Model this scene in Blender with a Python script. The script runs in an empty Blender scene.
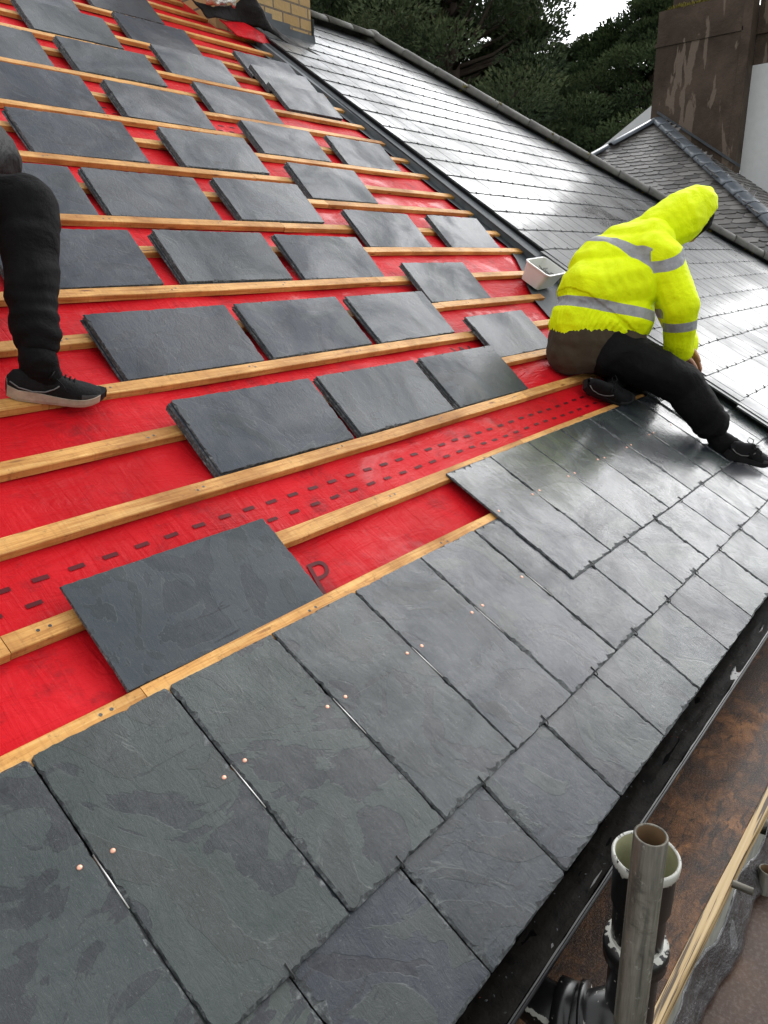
import bpy, bmesh, math, random
import numpy as np
from mathutils import Vector, Matrix, noise
C = bpy.context.scene
COL = C.collection
random.seed(7)
R = math.radians

# ------------------------------------------------------------------ node helpers
class NT:
    def __init__(s, name):
        s.m = bpy.data.materials.new(name); s.m.use_nodes = True
        s.t = s.m.node_tree; s.t.nodes.clear()
        s.out = s.n('ShaderNodeOutputMaterial')
        s.b = s.n('ShaderNodeBsdfPrincipled'); s.l(s.b.outputs[0], s.out.inputs[0])
    def n(s, k, **kw):
        nd = s.t.nodes.new(k)
        for a, v in kw.items(): setattr(nd, a, v)
        return nd
    def l(s, a, b): s.t.links.new(a, b)
    def set(s, **kw):
        for k, v in kw.items():
            i = s.b.inputs[k.replace('_', ' ')]
            if hasattr(v, 'links') or isinstance(v, bpy.types.NodeSocket): s.l(v, i)
            else: i.default_value = v
    def coord(s, kind='Object', scale=(1, 1, 1), rnd=False, rot=(0, 0, 0)):
        tc = s.n('ShaderNodeTexCoord'); mp = s.n('ShaderNodeMapping')
        s.l(tc.outputs[kind], mp.inputs[0]); mp.inputs['Scale'].default_value = scale
        mp.inputs['Rotation'].default_value = rot
        if rnd:
            oi = s.n('ShaderNodeObjectInfo'); mu = s.n('ShaderNodeVectorMath', operation='MULTIPLY')
            s.l(oi.outputs['Random'], mu.inputs[0]); mu.inputs[1].default_value = (37., 71., 13.)
            ad = s.n('ShaderNodeVectorMath', operation='ADD')
            s.l(mp.outputs[0], ad.inputs[0]); s.l(mu.outputs[0], ad.inputs[1]); return ad.outputs[0]
        return mp.outputs[0]
    def noise(s, vec, scale=5, detail=6, rough=.55, dist=0, out='Fac'):
        n = s.n('ShaderNodeTexNoise'); s.l(vec, n.inputs['Vector'])
        n.inputs['Scale'].default_value = scale; n.inputs['Detail'].default_value = detail
        n.inputs['Roughness'].default_value = rough; n.inputs['Distortion'].default_value = dist
        return n.outputs[out]
    def ramp(s, f, stops):
        r = s.n('ShaderNodeValToRGB'); s.l(f, r.inputs[0]); e = r.color_ramp.elements
        while len(e) < len(stops): e.new(.5)
        for i, (p, c) in enumerate(stops):
            e[i].position = p; e[i].color = (c, c, c, 1) if not hasattr(c, '__len__') else (*c, 1)
        return r.outputs[0]
    def mix(s, f, a, b, mode='MIX'):
        m = s.n('ShaderNodeMix', data_type='RGBA', blend_type=mode)
        for v, i in ((f, 0), (a, 6), (b, 7)):
            if isinstance(v, bpy.types.NodeSocket): s.l(v, m.inputs[i])
            elif hasattr(v, '__len__'): m.inputs[i].default_value = (*v, 1)
            else: m.inputs[i].default_value = v
        return m.outputs[2]
    def math(s, op, a, b=0.):
        m = s.n('ShaderNodeMath', operation=op)
        for v, i in ((a, 0), (b, 1)):
            if isinstance(v, bpy.types.NodeSocket): s.l(v, m.inputs[i])
            else: m.inputs[i].default_value = v
        return m.outputs[0]
    def bump(s, h, strength=.3, dist=.01, normal=None):
        b = s.n('ShaderNodeBump'); s.l(h, b.inputs['Height'])
        b.inputs['Strength'].default_value = strength; b.inputs['Distance'].default_value = dist
        if normal: s.l(normal, b.inputs['Normal'])
        return b.outputs[0]
    def rand(s): return s.n('ShaderNodeObjectInfo').outputs['Random']
    def attr(s, name): return s.n('ShaderNodeAttribute', attribute_name=name).outputs['Fac']

def slate_mat(name, wet):
    k = NT(name); v = k.coord(rnd=True); r = k.rand()
    base = k.ramp(r, [(0, (.013, .018, .032)), (.2, (.031, .044, .040)), (.4, (.012, .014, .028)), (.55, (.038, .052, .044)), (.75, (.016, .020, .037)), (.9, (.028, .036, .038)), (1, (.013, .016, .030))]) if wet else \
        k.ramp(r, [(0, (.026, .034, .050)), (.3, (.038, .047, .060)), (.5, (.020, .026, .042)), (.75, (.042, .052, .060)), (1, (.029, .036, .053))])
    pn = k.noise(v, 3.0, 5, .52, 1.8)
    patch = k.ramp(pn, [(.55, 0), (.558, 1)]); patch2 = k.ramp(pn, [(.42, 1), (.428, 0)])
    light = k.ramp(r, [(0, (.045, .057, .048)), (.45, (.012, .013, .020)), (.55, (.012, .013, .020)), (1, (.046, .058, .050))])
    col = k.mix(k.math('MULTIPLY', patch, .9 if wet else .45), base, light)
    col = k.mix(k.math('MULTIPLY', patch2, .75 if wet else .3), col, (.013, .014, .020))
    # flaked rims where one lamina ends
    rim = k.math('MAXIMUM', k.ramp(k.math('ABSOLUTE', k.math('SUBTRACT', pn, .552)), [(0, .55), (.010, 0)]), k.ramp(k.math('ABSOLUTE', k.math('SUBTRACT', pn, .424)), [(0, .4), (.008, 0)]))
    brk = k.ramp(k.noise(v, 13, 5, .6), [(.48, 0), (.62, 1)])
    col = k.mix(k.math('MULTIPLY', rim, brk), col, (.095, .105, .10))
    fe = k.ramp(k.noise(k.coord(scale=(3.2, 15, 4), rnd=True, rot=(0, 0, .9)), 1.7, 7, .62, 1.4), [(.60, 0), (.64, .7)])
    fm = k.ramp(k.noise(v, 1.7, 2, .5), [(.5, 0), (.56, 1)])
    col = k.mix(k.math('MULTIPLY', fe, fm), col, (.011, .012, .016))
    cl = k.noise(v, 22, 12, .78, .4)
    col = k.mix(k.ramp(cl, [(.46, 0), (.72, .55)]), col, (.055, .061, .062))
    vs = k.coord(scale=(5, 60, 5), rnd=True, rot=(0, 0, .5))
    scr = k.ramp(k.noise(vs, 2.2, 4, .6, 1.6), [(.68, 0), (.73, .5)])
    scm = k.ramp(k.noise(v, 6, 3, .6), [(.52, 0), (.62, 1)])
    col = k.mix(k.math('MULTIPLY', scr, scm), col, (.13, .14, .14))
    sp = k.ramp(k.noise(v, 210, 3, .65), [(.63, 0), (.72, .55)])
    col = k.mix(sp, col, (.12, .13, .13))
    k.set(Base_Color=col)
    big = k.noise(v, 2.2, 6, .62, .8)
    if wet: k.set(Roughness=k.ramp(big, [(.35, .14), (.55, .22), (.7, .38)]), Specular_IOR_Level=.20)
    else: k.set(Roughness=k.ramp(big, [(.3, .36), (.7, .55)]), Specular_IOR_Level=.12)
    film = k.noise(v, 4, 8, .68, .6)
    k.set(Coat_Weight=k.ramp(film, [(.40, 1.), (.62, .5)]) if wet else k.ramp(big, [(.4, .42), (.6, .10)]), Coat_Roughness=k.ramp(film, [(.40, .03), (.62, .11)]) if wet else .2, Coat_IOR=1.36)
    h = k.math('ADD', k.noise(v, 16, 12, .70, .7), k.math('MULTIPLY', k.noise(v, 3, 3), 1.2))
    vst = k.coord(scale=(7, 2.2, 3), rnd=True, rot=(0, 0, -.35))
    h = k.math('ADD', h, k.math('MULTIPLY', k.noise(vst, 7, 10, .74, 1.2), 1.))
    h = k.math('ADD', h, k.math('MULTIPLY', k.math('SUBTRACT', patch, patch2), .22))
    k.set(Normal=k.bump(h, .65 if wet else .35, .006 if wet else .004), Coat_Normal=k.bump(h, .6, .0009 if wet else .0012))
    return k.m
def edge_mat():
    k = NT('slate_chipped_edge'); v = k.coord(rnd=True)
    k.set(Base_Color=k.ramp(k.noise(v, 70, 6, .7), [(.32, (.009, .010, .012)), (.50, (.040, .045, .047)), (.66, (.15, .16, .16))]), Roughness=.55)
    k.set(Normal=k.bump(k.noise(v, 120, 6, .7), .8, .004)); return k.m
def timber_mat(name, wetdark=1.):
    k = NT(name); v = k.coord(scale=(1.2, 22, 22), rnd=True); v1 = k.coord(rnd=True)
    g = k.noise(v, 3.2, 8, .6, 1.6)
    col = k.ramp(g, [(.28, (.38, .165, .042)), (.5, (.64, .33, .095)), (.72, (.78, .49, .18))])
    st = k.noise(v1, 2.3, 5, .65)
    col = k.mix(k.ramp(st, [(.42, 0), (.72, .85)]), col, (.22, .075, .018))
    vo = k.n('ShaderNodeTexVoronoi'); k.l(k.coord(scale=(2.6, 14, 14), rnd=True), vo.inputs['Vector']); vo.inputs['Scale'].default_value = 1.5
    kn = k.ramp(vo.outputs['Distance'], [(.04, 1), (.13, 0)])
    col = k.mix(kn, col, (.16, .055, .018))
    sp = k.ramp(k.noise(v1, 45, 7, .75), [(.56, 0), (.70, .7)])
    saw = k.ramp(k.noise(k.coord(scale=(160, 3, 3), rnd=True), 1., 3, .6), [(.5, 0), (.75, .3)])
    col = k.mix(sp, k.mix(saw, col, (.22, .10, .035)), (.10, .045, .016))
    k.set(Base_Color=col, Roughness=k.ramp(st, [(.3, .42), (.7, .65)]), Specular_IOR_Level=.18)
    k.set(Normal=k.bump(g, .5, .002)); return k.m
def simple(name, col, rough=.6, bump=0, bscale=40, var=.25, metal=0, coat=0, dist=.004, spec=None):
    k = NT(name); v = k.coord(rnd=True)
    d = tuple(c * (1 - var) for c in col); l = tuple(min(1, c * (1 + var)) for c in col)
    k.set(Base_Color=k.ramp(k.noise(v, bscale * .3, 6, .6), [(.3, d), (.7, l)]), Roughness=rough, Metallic=metal, Coat_Weight=coat, Specular_IOR_Level=spec if spec is not None else (.2 if rough > .52 else .45))
    if bump: k.set(Normal=k.bump(k.noise(v, bscale, 6, .6), bump, dist))
    return k.m

M = {}
M['slate_wet'] = slate_mat('wet_slate', True)
M['slate_dry'] = slate_mat('damp_slate', False)
M['edge'] = edge_mat()
M['timber'] = timber_mat('treated_timber')
def red_mat():
    k = NT('red_underlay'); v = k.coord()
    col = k.ramp(k.noise(v, 1.6, 6, .6, .5), [(.3, (.40, .005, .009)), (.55, (.54, .009, .015)), (.8, (.60, .018, .026))])
    scuff = k.ramp(k.noise(k.coord(scale=(3, 9, 9), rot=(0, 0, .4)), 3, 7, .7, 1.2), [(.60, 0), (.80, .10)])
    col = k.mix(scuff, col, (.50, .16, .17))
    dirt = k.ramp(k.noise(v, 7, 9, .75), [(.52, 0), (.72, .8)])
    col = k.mix(dirt, col, (.16, .01, .014))
    k.set(Base_Color=col, Roughness=k.ramp(k.noise(v, 4, 5), [(.3, .30), (.7, .6)]), Specular_IOR_Level=.07, Coat_Weight=k.ramp(k.noise(v, 2.4, 7, .65, .7), [(.54, 0), (.66, .45)]), Coat_Roughness=.12, Coat_IOR=1.33)
    h = k.math('ADD', k.noise(v, 7, 4, .5, 1.), k.math('MULTIPLY', k.noise(k.coord(scale=(14, 2, 2)), 2.4, 4, .6, 1.), 1.))
    wr = k.noise(k.coord(scale=(1.2, 5, 5), rot=(0, 0, .25)), 3.2, 5, .6, 1.8)
    k.set(Normal=k.bump(k.math('ADD', h, k.math('MULTIPLY', wr, 2.0)), .48, .010)); return k.m
M['red'] = red_mat()
M['print'] = simple('underlay_print', (.085, .003, .006), .6, var=.35)
M['copper'] = simple('copper_nail', (.80, .42, .30), .38, var=.15, metal=.6)
M['hook'] = simple('steel_wire', (.62, .62, .60), .3, metal=.9, var=.1)
M['hookblack'] = simple('black_hook', (.02, .02, .02), .4)
M['lead'] = simple('lead_sheet', (.060, .067, .074), .6, .5, 18)
M['zinc'] = simple('zinc_strip', (.11, .125, .135), .45, .3, 30, metal=.3)
M['black_plastic'] = simple('black_plastic', (.005, .005, .006), .3, .2, 60, spec=.22)
M['debris'] = simple('gutter_silt', (.006, .005, .004), .6, .6, 90, var=.8, spec=.06)
M['leafred'] = simple('dead_leaf', (.14, .035, .015), .6)
M['water'] = simple('gutter_water', (.004, .004, .004), .10, .1, 30, spec=.3)
M['felt'] = simple('torn_black_felt', (.011, .009, .009), .65, .8, 25, dist=.01)
M['foil'] = simple('crumpled_foil', (.62, .60, .57), .30, 1., 40, metal=.85, dist=.01)
def oldslate():
    k = NT('old_slate'); v = k.coord(); r = k.attr('rnd')
    col = k.ramp(r, [(0, (.042, .046, .050)), (.5, (.060, .065, .068)), (1, (.085, .088, .090))])
    moss = k.noise(v, 1.1, 7, .65, .4)
    col = k.mix(k.ramp(moss, [(.55, 0), (.8, .8)]), col, (.034, .037, .034))
    yl = k.ramp(k.noise(v, 5, 6, .75), [(.73, 0), (.78, .8)])
    col = k.mix(yl, col, (.28, .20, .05))
    k.set(Base_Color=col, Roughness=k.ramp(moss, [(.35, .22), (.6, .5)]), Coat_Weight=k.ramp(moss, [(.42, .52), (.66, .18)]), Coat_Roughness=.12, Coat_IOR=1.33, Specular_IOR_Level=.22)
    h = k.noise(v, 24, 8, .65)
    k.set(Normal=k.bump(h, .5, .004), Coat_Normal=k.bump(h, .4, .0012)); return k.m
M['old'] = oldslate()
def farslate():
    k = NT('far_slate'); v = k.coord(); r = k.attr('rnd')
    col = k.ramp(r, [(0, (.040, .037, .034)), (.5, (.085, .078, .072)), (1, (.16, .15, .14))])
    yl = k.ramp(k.noise(v, 3, 6, .75), [(.68, 0), (.75, .7)])
    col = k.mix(yl, col, (.22, .17, .06))
    k.set(Base_Color=col, Roughness=.5, Coat_Weight=.2, Coat_Roughness=.25)
    k.set(Normal=k.bump(k.noise(v, 20, 6), .5, .005)); return k.m
M['far'] = farslate()
M['hip'] = simple('hip_tile_clay', (.085, .082, .073), .55, .5, 30, var=.35)
M['moss'] = simple('yellow_moss', (.20, .17, .035), .9, 1., 90, var=.5)
M['blueridge'] = simple('blue_ridge_tile', (.075, .092, .11), .4, .3, 20, var=.15, coat=.3)
def brick():
    k = NT('yellow_brick'); v = k.coord(rot=(R(90), 0, 0)); b = k.n('ShaderNodeTexBrick')
    k.l(v, b.inputs['Vector'])
    b.inputs['Color1'].default_value = (.34, .21, .075, 1); b.inputs['Color2'].default_value = (.40, .27, .115, 1)
    b.inputs['Mortar'].default_value = (.10, .08, .06, 1); b.inputs['Scale'].default_value = 1
    b.inputs['Brick Width'].default_value = .225; b.inputs['Row Height'].default_value = .098; b.inputs['Mortar Size'].default_value = .009
    n = k.noise(k.coord(), 30, 6)
    k.set(Base_Color=k.mix(k.ramp(n, [(.4, 0), (.8, .5)]), b.outputs[0], (.30, .19, .09)), Roughness=.8)
    k.set(Normal=k.bump(k.math('SUBTRACT', n, k.math('MULTIPLY', b.outputs['Fac'], 2.)), .6, .008)); return k.m
M['brick'] = brick()
def render_brown():
    k = NT('brown_render'); v = k.coord()
    n = k.noise(v, 1.4, 9, .68, .4)
    col = k.ramp(n, [(.3, (.034, .023, .017)), (.5, (.060, .042, .031)), (.7, (.092, .068, .051))])
    st = k.noise(k.coord(scale=(1, 1.6, .32)), 1.9, 6, .55, .5)
    col = k.mix(k.ramp(st, [(.60, 0), (.615, .7)]), col, (.17, .135, .105))
    k.set(Base_Color=col, Roughness=.7, Specular_IOR_Level=.15, Normal=k.bump(k.noise(v, 25, 8), .6, .02)); return k.m
M['brown'] = render_brown()
M['white'] = simple('white_render', (.55, .56, .56), .8, .3, 30, var=.05)
M['wall'] = simple('grey_render', (.30, .29, .27), .85, .4, 30)
def deckmat():
    k = NT('brown_film_ply'); v = k.coord()
    n = k.noise(v, 12, 12, .80, .6); f = k.noise(v, 170, 5, .75); n2 = k.noise(v, 2.6, 7, .65, 1.)
    n3 = k.noise(k.coord(scale=(2, 9, 9), rot=(0, 0, .5)), 4, 8, .7, 1.)
    col = k.ramp(n, [(.34, (.018, .010, .006)), (.48, (.10, .042, .016)), (.60, (.26, .115, .042)), (.78, (.34, .19, .08))])
    col = k.mix(k.ramp(n2, [(.40, .85), (.60, 0)]), col, (.014, .009, .007))
    col = k.mix(k.ramp(n3, [(.52, 0), (.60, .85)]), col, (.012, .008, .006))
    col = k.mix(k.ramp(f, [(.50, 0), (.66, .55)]), col, (.17, .11, .075))
    k.set(Base_Color=col, Roughness=k.ramp(n2, [(.35, .3), (.65, .55)]), Coat_Weight=.08, Coat_Roughness=.2, Specular_IOR_Level=.2)
    k.set(Normal=k.bump(k.math('ADD', f, n), .8, .004)); return k.m
M['ply'] = deckmat()
def deckmat2():
    k = NT('outer_deck_ply'); v = k.coord()
    n = k.noise(v, 3.0, 9, .7, .5); f = k.noise(v, 90, 5, .7)
    col = k.ramp(n, [(.3, (.028, .015, .010)), (.52, (.060, .033, .021)), (.7, (.10, .056, .033)), (.85, (.085, .07, .065))])
    col = k.mix(k.ramp(f, [(.48, 0), (.66, .5)]), col, (.13, .10, .085))
    vo = k.n('ShaderNodeTexVoronoi', feature='DISTANCE_TO_EDGE'); k.l(k.noise(v, 3, 4, out='Color'), vo.inputs['Vector']); vo.inputs['Scale'].default_value = 3
    k.set(Base_Color=col, Roughness=.5, Specular_IOR_Level=.25, Normal=k.bump(f, .4, .003)); return k.m
M['ply2'] = deckmat2()
def plyedge():
    k = NT('pale_ply_edge'); v = k.coord(scale=(1.2, 60, 70), rot=(0, 0, .0187))
    n = k.noise(v, 2.0, 4, .5, .25)
    k.set(Base_Color=k.ramp(n, [(.42, (.06, .035, .015)), (.46, (.42, .29, .13)), (.7, (.52, .39, .21))]), Roughness=.6); return k.m
M['plyedge'] = plyedge()
M['steel'] = simple('galvanised_tube', (.085, .080, .062), .45, .5, 60, metal=.5, var=.4)
M['tubein'] = simple('rusty_tube_bore', (.10, .06, .028), .7, var=.4)
def polemat():
    k = NT('grimy_galvanised_tube'); v = k.coord()
    st = k.noise(k.coord(scale=(60, 60, 5)), 1.5, 7, .65, .3); bl = k.noise(v, 14, 8, .7, .5)
    col = k.ramp(st, [(.3, (.030, .026, .018)), (.5, (.085, .078, .060)), (.7, (.14, .13, .105))])
    col = k.mix(k.ramp(bl, [(.52, 0), (.62, .75)]), col, (.028, .024, .018))
    col = k.mix(k.ramp(k.noise(v, 50, 4, .7), [(.62, 0), (.7, .7)]), col, (.20, .19, .165))
    k.set(Base_Color=col, Roughness=k.ramp(bl, [(.4, .35), (.6, .6)]), Metallic=.35, Normal=k.bump(st, .3, .002)); return k.m
M['steel'] = polemat()
def soil():
    k = NT('paint_dripped_black_pipe'); v = k.coord(); sx = k.n('ShaderNodeSeparateXYZ'); k.l(v, sx.inputs[0])
    z = sx.outputs[2]
    n = k.noise(k.coord(scale=(34, 34, 7)), 1.5, 6, .65, .4)
    # paint collected at rim z~.18 and collar z~-.03
    a = k.math('MULTIPLY', k.math('ABSOLUTE', k.math('SUBTRACT', z, .174)), 16.)
    b = k.math('MULTIPLY', k.math('ABSOLUTE', k.math('SUBTRACT', z, -.012)), 42.)
    d = k.math('MINIMUM', a, b)
    mask = k.ramp(k.math('SUBTRACT', k.math('ADD', n, .03), d), [(.30, 0), (.33, 1)])
    sp = k.ramp(k.noise(v, 60, 3, .6), [(.66, 0), (.69, 1)])
    k.set(Base_Color=k.mix(k.math('MAXIMUM', mask, k.math('MULTIPLY', sp, .8)), (.008, .008, .008), (.40, .40, .36)), Roughness=.28, Normal=k.bump(mask, .3, .002)); return k.m
M['soil'] = soil()
M['soilin'] = simple('pipe_bore', (.17, .17, .09), .5, var=.3)
M['plastic_sheet'] = simple('grimy_plastic_sheet', (.020, .020, .022), .10, 1., 16, var=.9, coat=1., dist=.03)
def fabric(name, col, rough=.85, var=.2, sheen=.2, fold=.6, sc=9):
    k = NT(name); v = k.coord()
    d = tuple(c * (1 - var) for c in col); l = tuple(min(1, c * (1 + var)) for c in col)
    k.set(Base_Color=k.ramp(k.noise(v, 6, 6, .6), [(.3, d), (.7, l)]), Roughness=rough, Sheen_Weight=sheen, Specular_IOR_Level=.12)
    h = k.math('ADD', k.noise(v, sc, 5, .55, .3), k.math('MULTIPLY', k.noise(v, 400, 2), .05))
    k.set(Normal=k.bump(h, fold, .03)); return k, v
def hivis():
    k, v = fabric('hi_vis_fabric', (.78, .93, .003), .6, .06, .0, .9, 6)
    bd = k.attr('bd'); m = k.ramp(bd, [(.4995, 1), (.5005, 0)])
    src = k.b.inputs['Base Color'].links[0].from_socket
    col = k.mix(m, src, k.ramp(k.noise(v, 30, 4), [(.3, (.27, .275, .285)), (.7, (.36, .365, .375))]))
    k.set(Base_Color=col); return k.m
M['hivis'] = hivis()
M['black_cloth'] = fabric('black_trouser_cloth', (.0055, .0055, .006), .8, .4, .0, .9, 7)[0].m
M['black_jacket'] = fabric('black_jacket_cloth', (.008, .0085, .0095), .5, .3, .0)[0].m
M['olive'] = fabric('olive_brown_shirt', (.055, .043, .028), .9, .2, .05)[0].m
M['skin'] = simple('skin', (.42, .22, .15), .5)
M['shoe'] = simple('black_shoe', (.006, .006, .007), .8, .7, 140, var=.4)
M['shoegrey'] = simple('grey_shoe_trim', (.035, .035, .037), .5, .4, 80)
M['piping'] = simple('grey_shoe_piping', (.16, .155, .15), .6)
M['sole_beige'] = simple('dirty_beige_sole', (.36, .29, .22), .7, .5, 60, var=.35)
M['sole_black'] = simple('black_sole', (.010, .010, .011), .7, .7, 60, var=.4)
M['tub'] = simple('white_tub_plastic', (.68, .68, .66), .3, var=.04)
M['nails'] = simple('tub_contents', (.06, .06, .055), .4, 1., 70, var=.8, metal=.4)
def ground():
    k = NT('grass_ground'); v = k.coord()
    k.set(Base_Color=k.ramp(k.noise(v, .3, 8, .7), [(.3, (.035, .06, .02)), (.7, (.08, .10, .04))]), Roughness=.9); return k.m
M['ground'] = ground()
def leafmat():
    k = NT('conifer_foliage'); v = k.coord(); r = k.attr('rnd')
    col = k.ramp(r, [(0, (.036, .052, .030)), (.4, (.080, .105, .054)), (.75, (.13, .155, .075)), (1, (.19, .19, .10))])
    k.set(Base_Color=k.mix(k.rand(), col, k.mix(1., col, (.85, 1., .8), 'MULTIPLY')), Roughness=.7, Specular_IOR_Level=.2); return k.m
M['leaf'] = leafmat()
M['bark'] = simple('bark', (.06, .045, .035), .9, .8, 10, dist=.03)

# ------------------------------------------------------------------ object helpers
WM = {}
def mesh(verts, faces, mats, mi=None, smooth=False):
    me = bpy.data.meshes.new('m'); me.from_pydata([tuple(v) for v in verts], [], faces); me.update()
    for m in (mats if isinstance(mats, (list, tuple)) else [mats]): me.materials.append(m)
    if mi: me.polygons.foreach_set('material_index', mi)
    if smooth: me.polygons.foreach_set('use_smooth', [True] * len(me.polygons))
    return me
def link(o, W, parent=None):
    COL.objects.link(o); WM[o] = W
    if parent is not None:
        o.parent = parent; o.matrix_basis = WM[parent].inverted() @ W
    else: o.matrix_basis = W
    return o
def obj(name, me, W=None, parent=None, **props):
    """mesh vertices are in the object's local space; W is the object's world matrix"""
    o = bpy.data.objects.new(name, me); me.name = name
    link(o, W or Matrix(), parent)
    for k, v in props.items(): o[k] = v
    return o
def wobj(name, verts, faces, mats, origin, parent=None, mi=None, smooth=False, **props):
    """verts in world space, stored relative to origin"""
    og = Vector(origin)
    return obj(name, mesh([Vector(v) - og for v in verts], faces, mats, mi, smooth), Matrix.Translation(og), parent, **props)
def thing(name, loc, label, cat, group=None, W=None):
    o = bpy.data.objects.new(name, None); o.empty_display_size = .2
    link(o, W or Matrix.Translation(loc)); o['label'] = label; o['category'] = cat
    if group: o['group'] = group
    return o
class MB:
    def __init__(s): s.v = []; s.f = []; s.m = []
    def add(s, vs, fs, m=0):
        b = len(s.v); s.v += [Vector(v) for v in vs]; s.f += [tuple(i + b for i in f) for f in fs]; s.m += [m] * len(fs)
    def hexa(s, p, m=0):   # p: 8 points bottom 4 ccw, top 4
        s.add(p, [(3, 2, 1, 0), (4, 5, 6, 7), (0, 1, 5, 4), (1, 2, 6, 5), (2, 3, 7, 6), (3, 0, 4, 7)], m)
    def box(s, a, b, m=0):
        x0, y0, z0 = a; x1, y1, z1 = b
        s.hexa([(x0, y0, z0), (x1, y0, z0), (x1, y1, z0), (x0, y1, z0), (x0, y0, z1), (x1, y0, z1), (x1, y1, z1), (x0, y1, z1)], m)
    def tube(s, pts, rs, n=12, m=0, cap=True):
        b = len(s.v); pts = [Vector(p) for p in pts]
        if not hasattr(rs, '__len__'): rs = [rs] * len(pts)
        for i, p in enumerate(pts):
            d = (pts[min(i + 1, len(pts) - 1)] - pts[max(i - 1, 0)]).normalized()
            q = d.to_track_quat('Z', 'Y')
            for j in range(n):
                a = 2 * math.pi * j / n; s.v.append(p + q @ Vector((math.cos(a) * rs[i], math.sin(a) * rs[i], 0)))
        for i in range(len(pts) - 1):
            for j in range(n):
                j2 = (j + 1) % n; s.f.append((b + i * n + j, b + i * n + j2, b + (i + 1) * n + j2, b + (i + 1) * n + j)); s.m.append(m)
        if cap:
            s.f.append(tuple(b + j for j in reversed(range(n)))); s.f.append(tuple(b + (len(pts) - 1) * n + j for j in range(n))); s.m += [m, m]
    def lathe(s, prof, cx, cy, n=32, m=0):
        b = len(s.v)
        for r, z in prof:
            for j in range(n):
                a = 2 * math.pi * j / n; s.v.append(Vector((cx + r * math.cos(a), cy + r * math.sin(a), z)))
        for i in range(len(prof) - 1):
            mm = m[i] if hasattr(m, '__len__') else m
            for j in range(n):
                j2 = (j + 1) % n; s.f.append((b + i * n + j, b + i * n + j2, b + (i + 1) * n + j2, b + (i + 1) * n + j)); s.m.append(mm)
    def obj(s, name, mats, origin=(0, 0, 0), parent=None, smooth=False, **props):
        o = wobj(name, s.v, s.f, mats, origin, parent, s.m, smooth, **props)
        return o
def set_rnd(o, vals):
    a = o.data.attributes.new('rnd', 'FLOAT', 'FACE'); a.data.foreach_set('value', vals)

# ------------------------------------------------------------------ roof surface: 30 deg at the eaves, 33.7 deg above (sprocketed eaves)
TH = R(30); S0, S1, DP = 1.5, 2.2, R(3.7)
def pitch(s): return TH + DP * min(1, max(0, (s - S0) / (S1 - S0)))
_ys, _zs = [0.], [0.]
for _i in range(1200):
    _p = pitch((_i + .5) * .01); _ys.append(_ys[-1] + math.cos(_p) * .01); _zs.append(_zs[-1] + math.sin(_p) * .01)
def RP(u, s, h=0.):
    if s <= 0: y, z, p = s * math.cos(TH), s * math.sin(TH), TH
    else:
        i = min(1199, int(s / .01)); f = s / .01 - i
        y = _ys[i] + (_ys[i + 1] - _ys[i]) * f; z = _zs[i] + (_zs[i + 1] - _zs[i]) * f; p = pitch(s)
    return Vector((u, y - math.sin(p) * h, z + math.cos(p) * h))
def frame(p0, p1, ang=0.):
    """matrix with origin p0, local y towards p1, local x horizontal"""
    y = (p1 - p0).normalized(); x = Vector((1, 0, 0)); x = (x - y * x.dot(y)).normalized(); z = x.cross(y)
    return Matrix.Translation(p0) @ Matrix((x, y, z)).transposed().to_4x4() @ Matrix.Rotation(ang, 4, 'Z')

# ------------------------------------------------------------------ slate mesh
def slate_mesh(w, l, t, mat, rag=1., seed=0, step=.009):
    """roofing slate: hand-dressed edge, chips, slightly undulating riven face"""
    rn = random.Random(seed); bot = []; inn = []
    corners = [(0, 0), (w, 0), (w, l), (0, l)]
    ch = [rn.choice([.001, .002, .003, .007]) * rag for _ in range(4)]
    ph = [rn.uniform(0, 9) for _ in range(4)]
    wide = [rn.choice([.6, 1., 1.6]) for _ in range(4)]
    for e in range(4):
        (x0, y0), (x1, y1) = corners[e], corners[(e + 1) % 4]
        L = math.hypot(x1 - x0, y1 - y0); dx, dy = (x1 - x0) / L, (y1 - y0) / L; nx, ny = -dy, dx
        a, b = ch[e], ch[(e + 1) % 4]; n = int((L - a - b) / step)
        big = 0; chip = 0
        for i in range(n + 1):
            tt = a + (L - a - b) * i / n
            end = min(tt, L - tt)
            j = rag * .6 * (.0010 * rn.random() + .0010 * (1 + math.sin(tt * 31 + ph[e])) * .5)
            if rn.random() < .05: big = rn.uniform(.001, .0035)
            else: big *= .5
            j += big * rag
            px, py = x0 + dx * tt + nx * j, y0 + dy * tt + ny * j
            bot.append((px, py))
            if rn.random() < .10: chip = rn.uniform(.003, .010)
            else: chip *= .55
            k = rag * wide[e] * (.0016 + .0022 * rn.random() + chip)
            k = min(k, .3 * max(end, .008) + .002)
            ax = max(0, .9 * k + .004 - tt) if tt < L / 2 else -max(0, .9 * k + .004 - (L - tt))
            inn.append((px + nx * k + dx * ax, py + ny * k + dy * ax))
    N = len(bot)
    v = [(x, y, 0) for x, y in bot] + [(x, y, t * .35) for x, y in bot] + [(x, y, t) for x, y in inn]
    f = [tuple(reversed(range(N)))]; mi = [1]
    for i in range(N):
        j = (i + 1) % N
        f.append((i, j, N + j, N + i)); mi.append(1)
        f.append((N + i, N + j, 2 * N + j, 2 * N + i)); mi.append(1)
    f.append(tuple(range(2 * N, 3 * N))); mi.append(0)
    return mesh(v, f, [mat, M['edge']], mi)

# ================================================================== HOUSE UNDER RE-ROOFING
HB = (2.4, .1, -5.5)
house = thing('house', HB, 'half slated house roof with red underlay, timber battens and newly laid dark slates', 'house')
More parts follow.
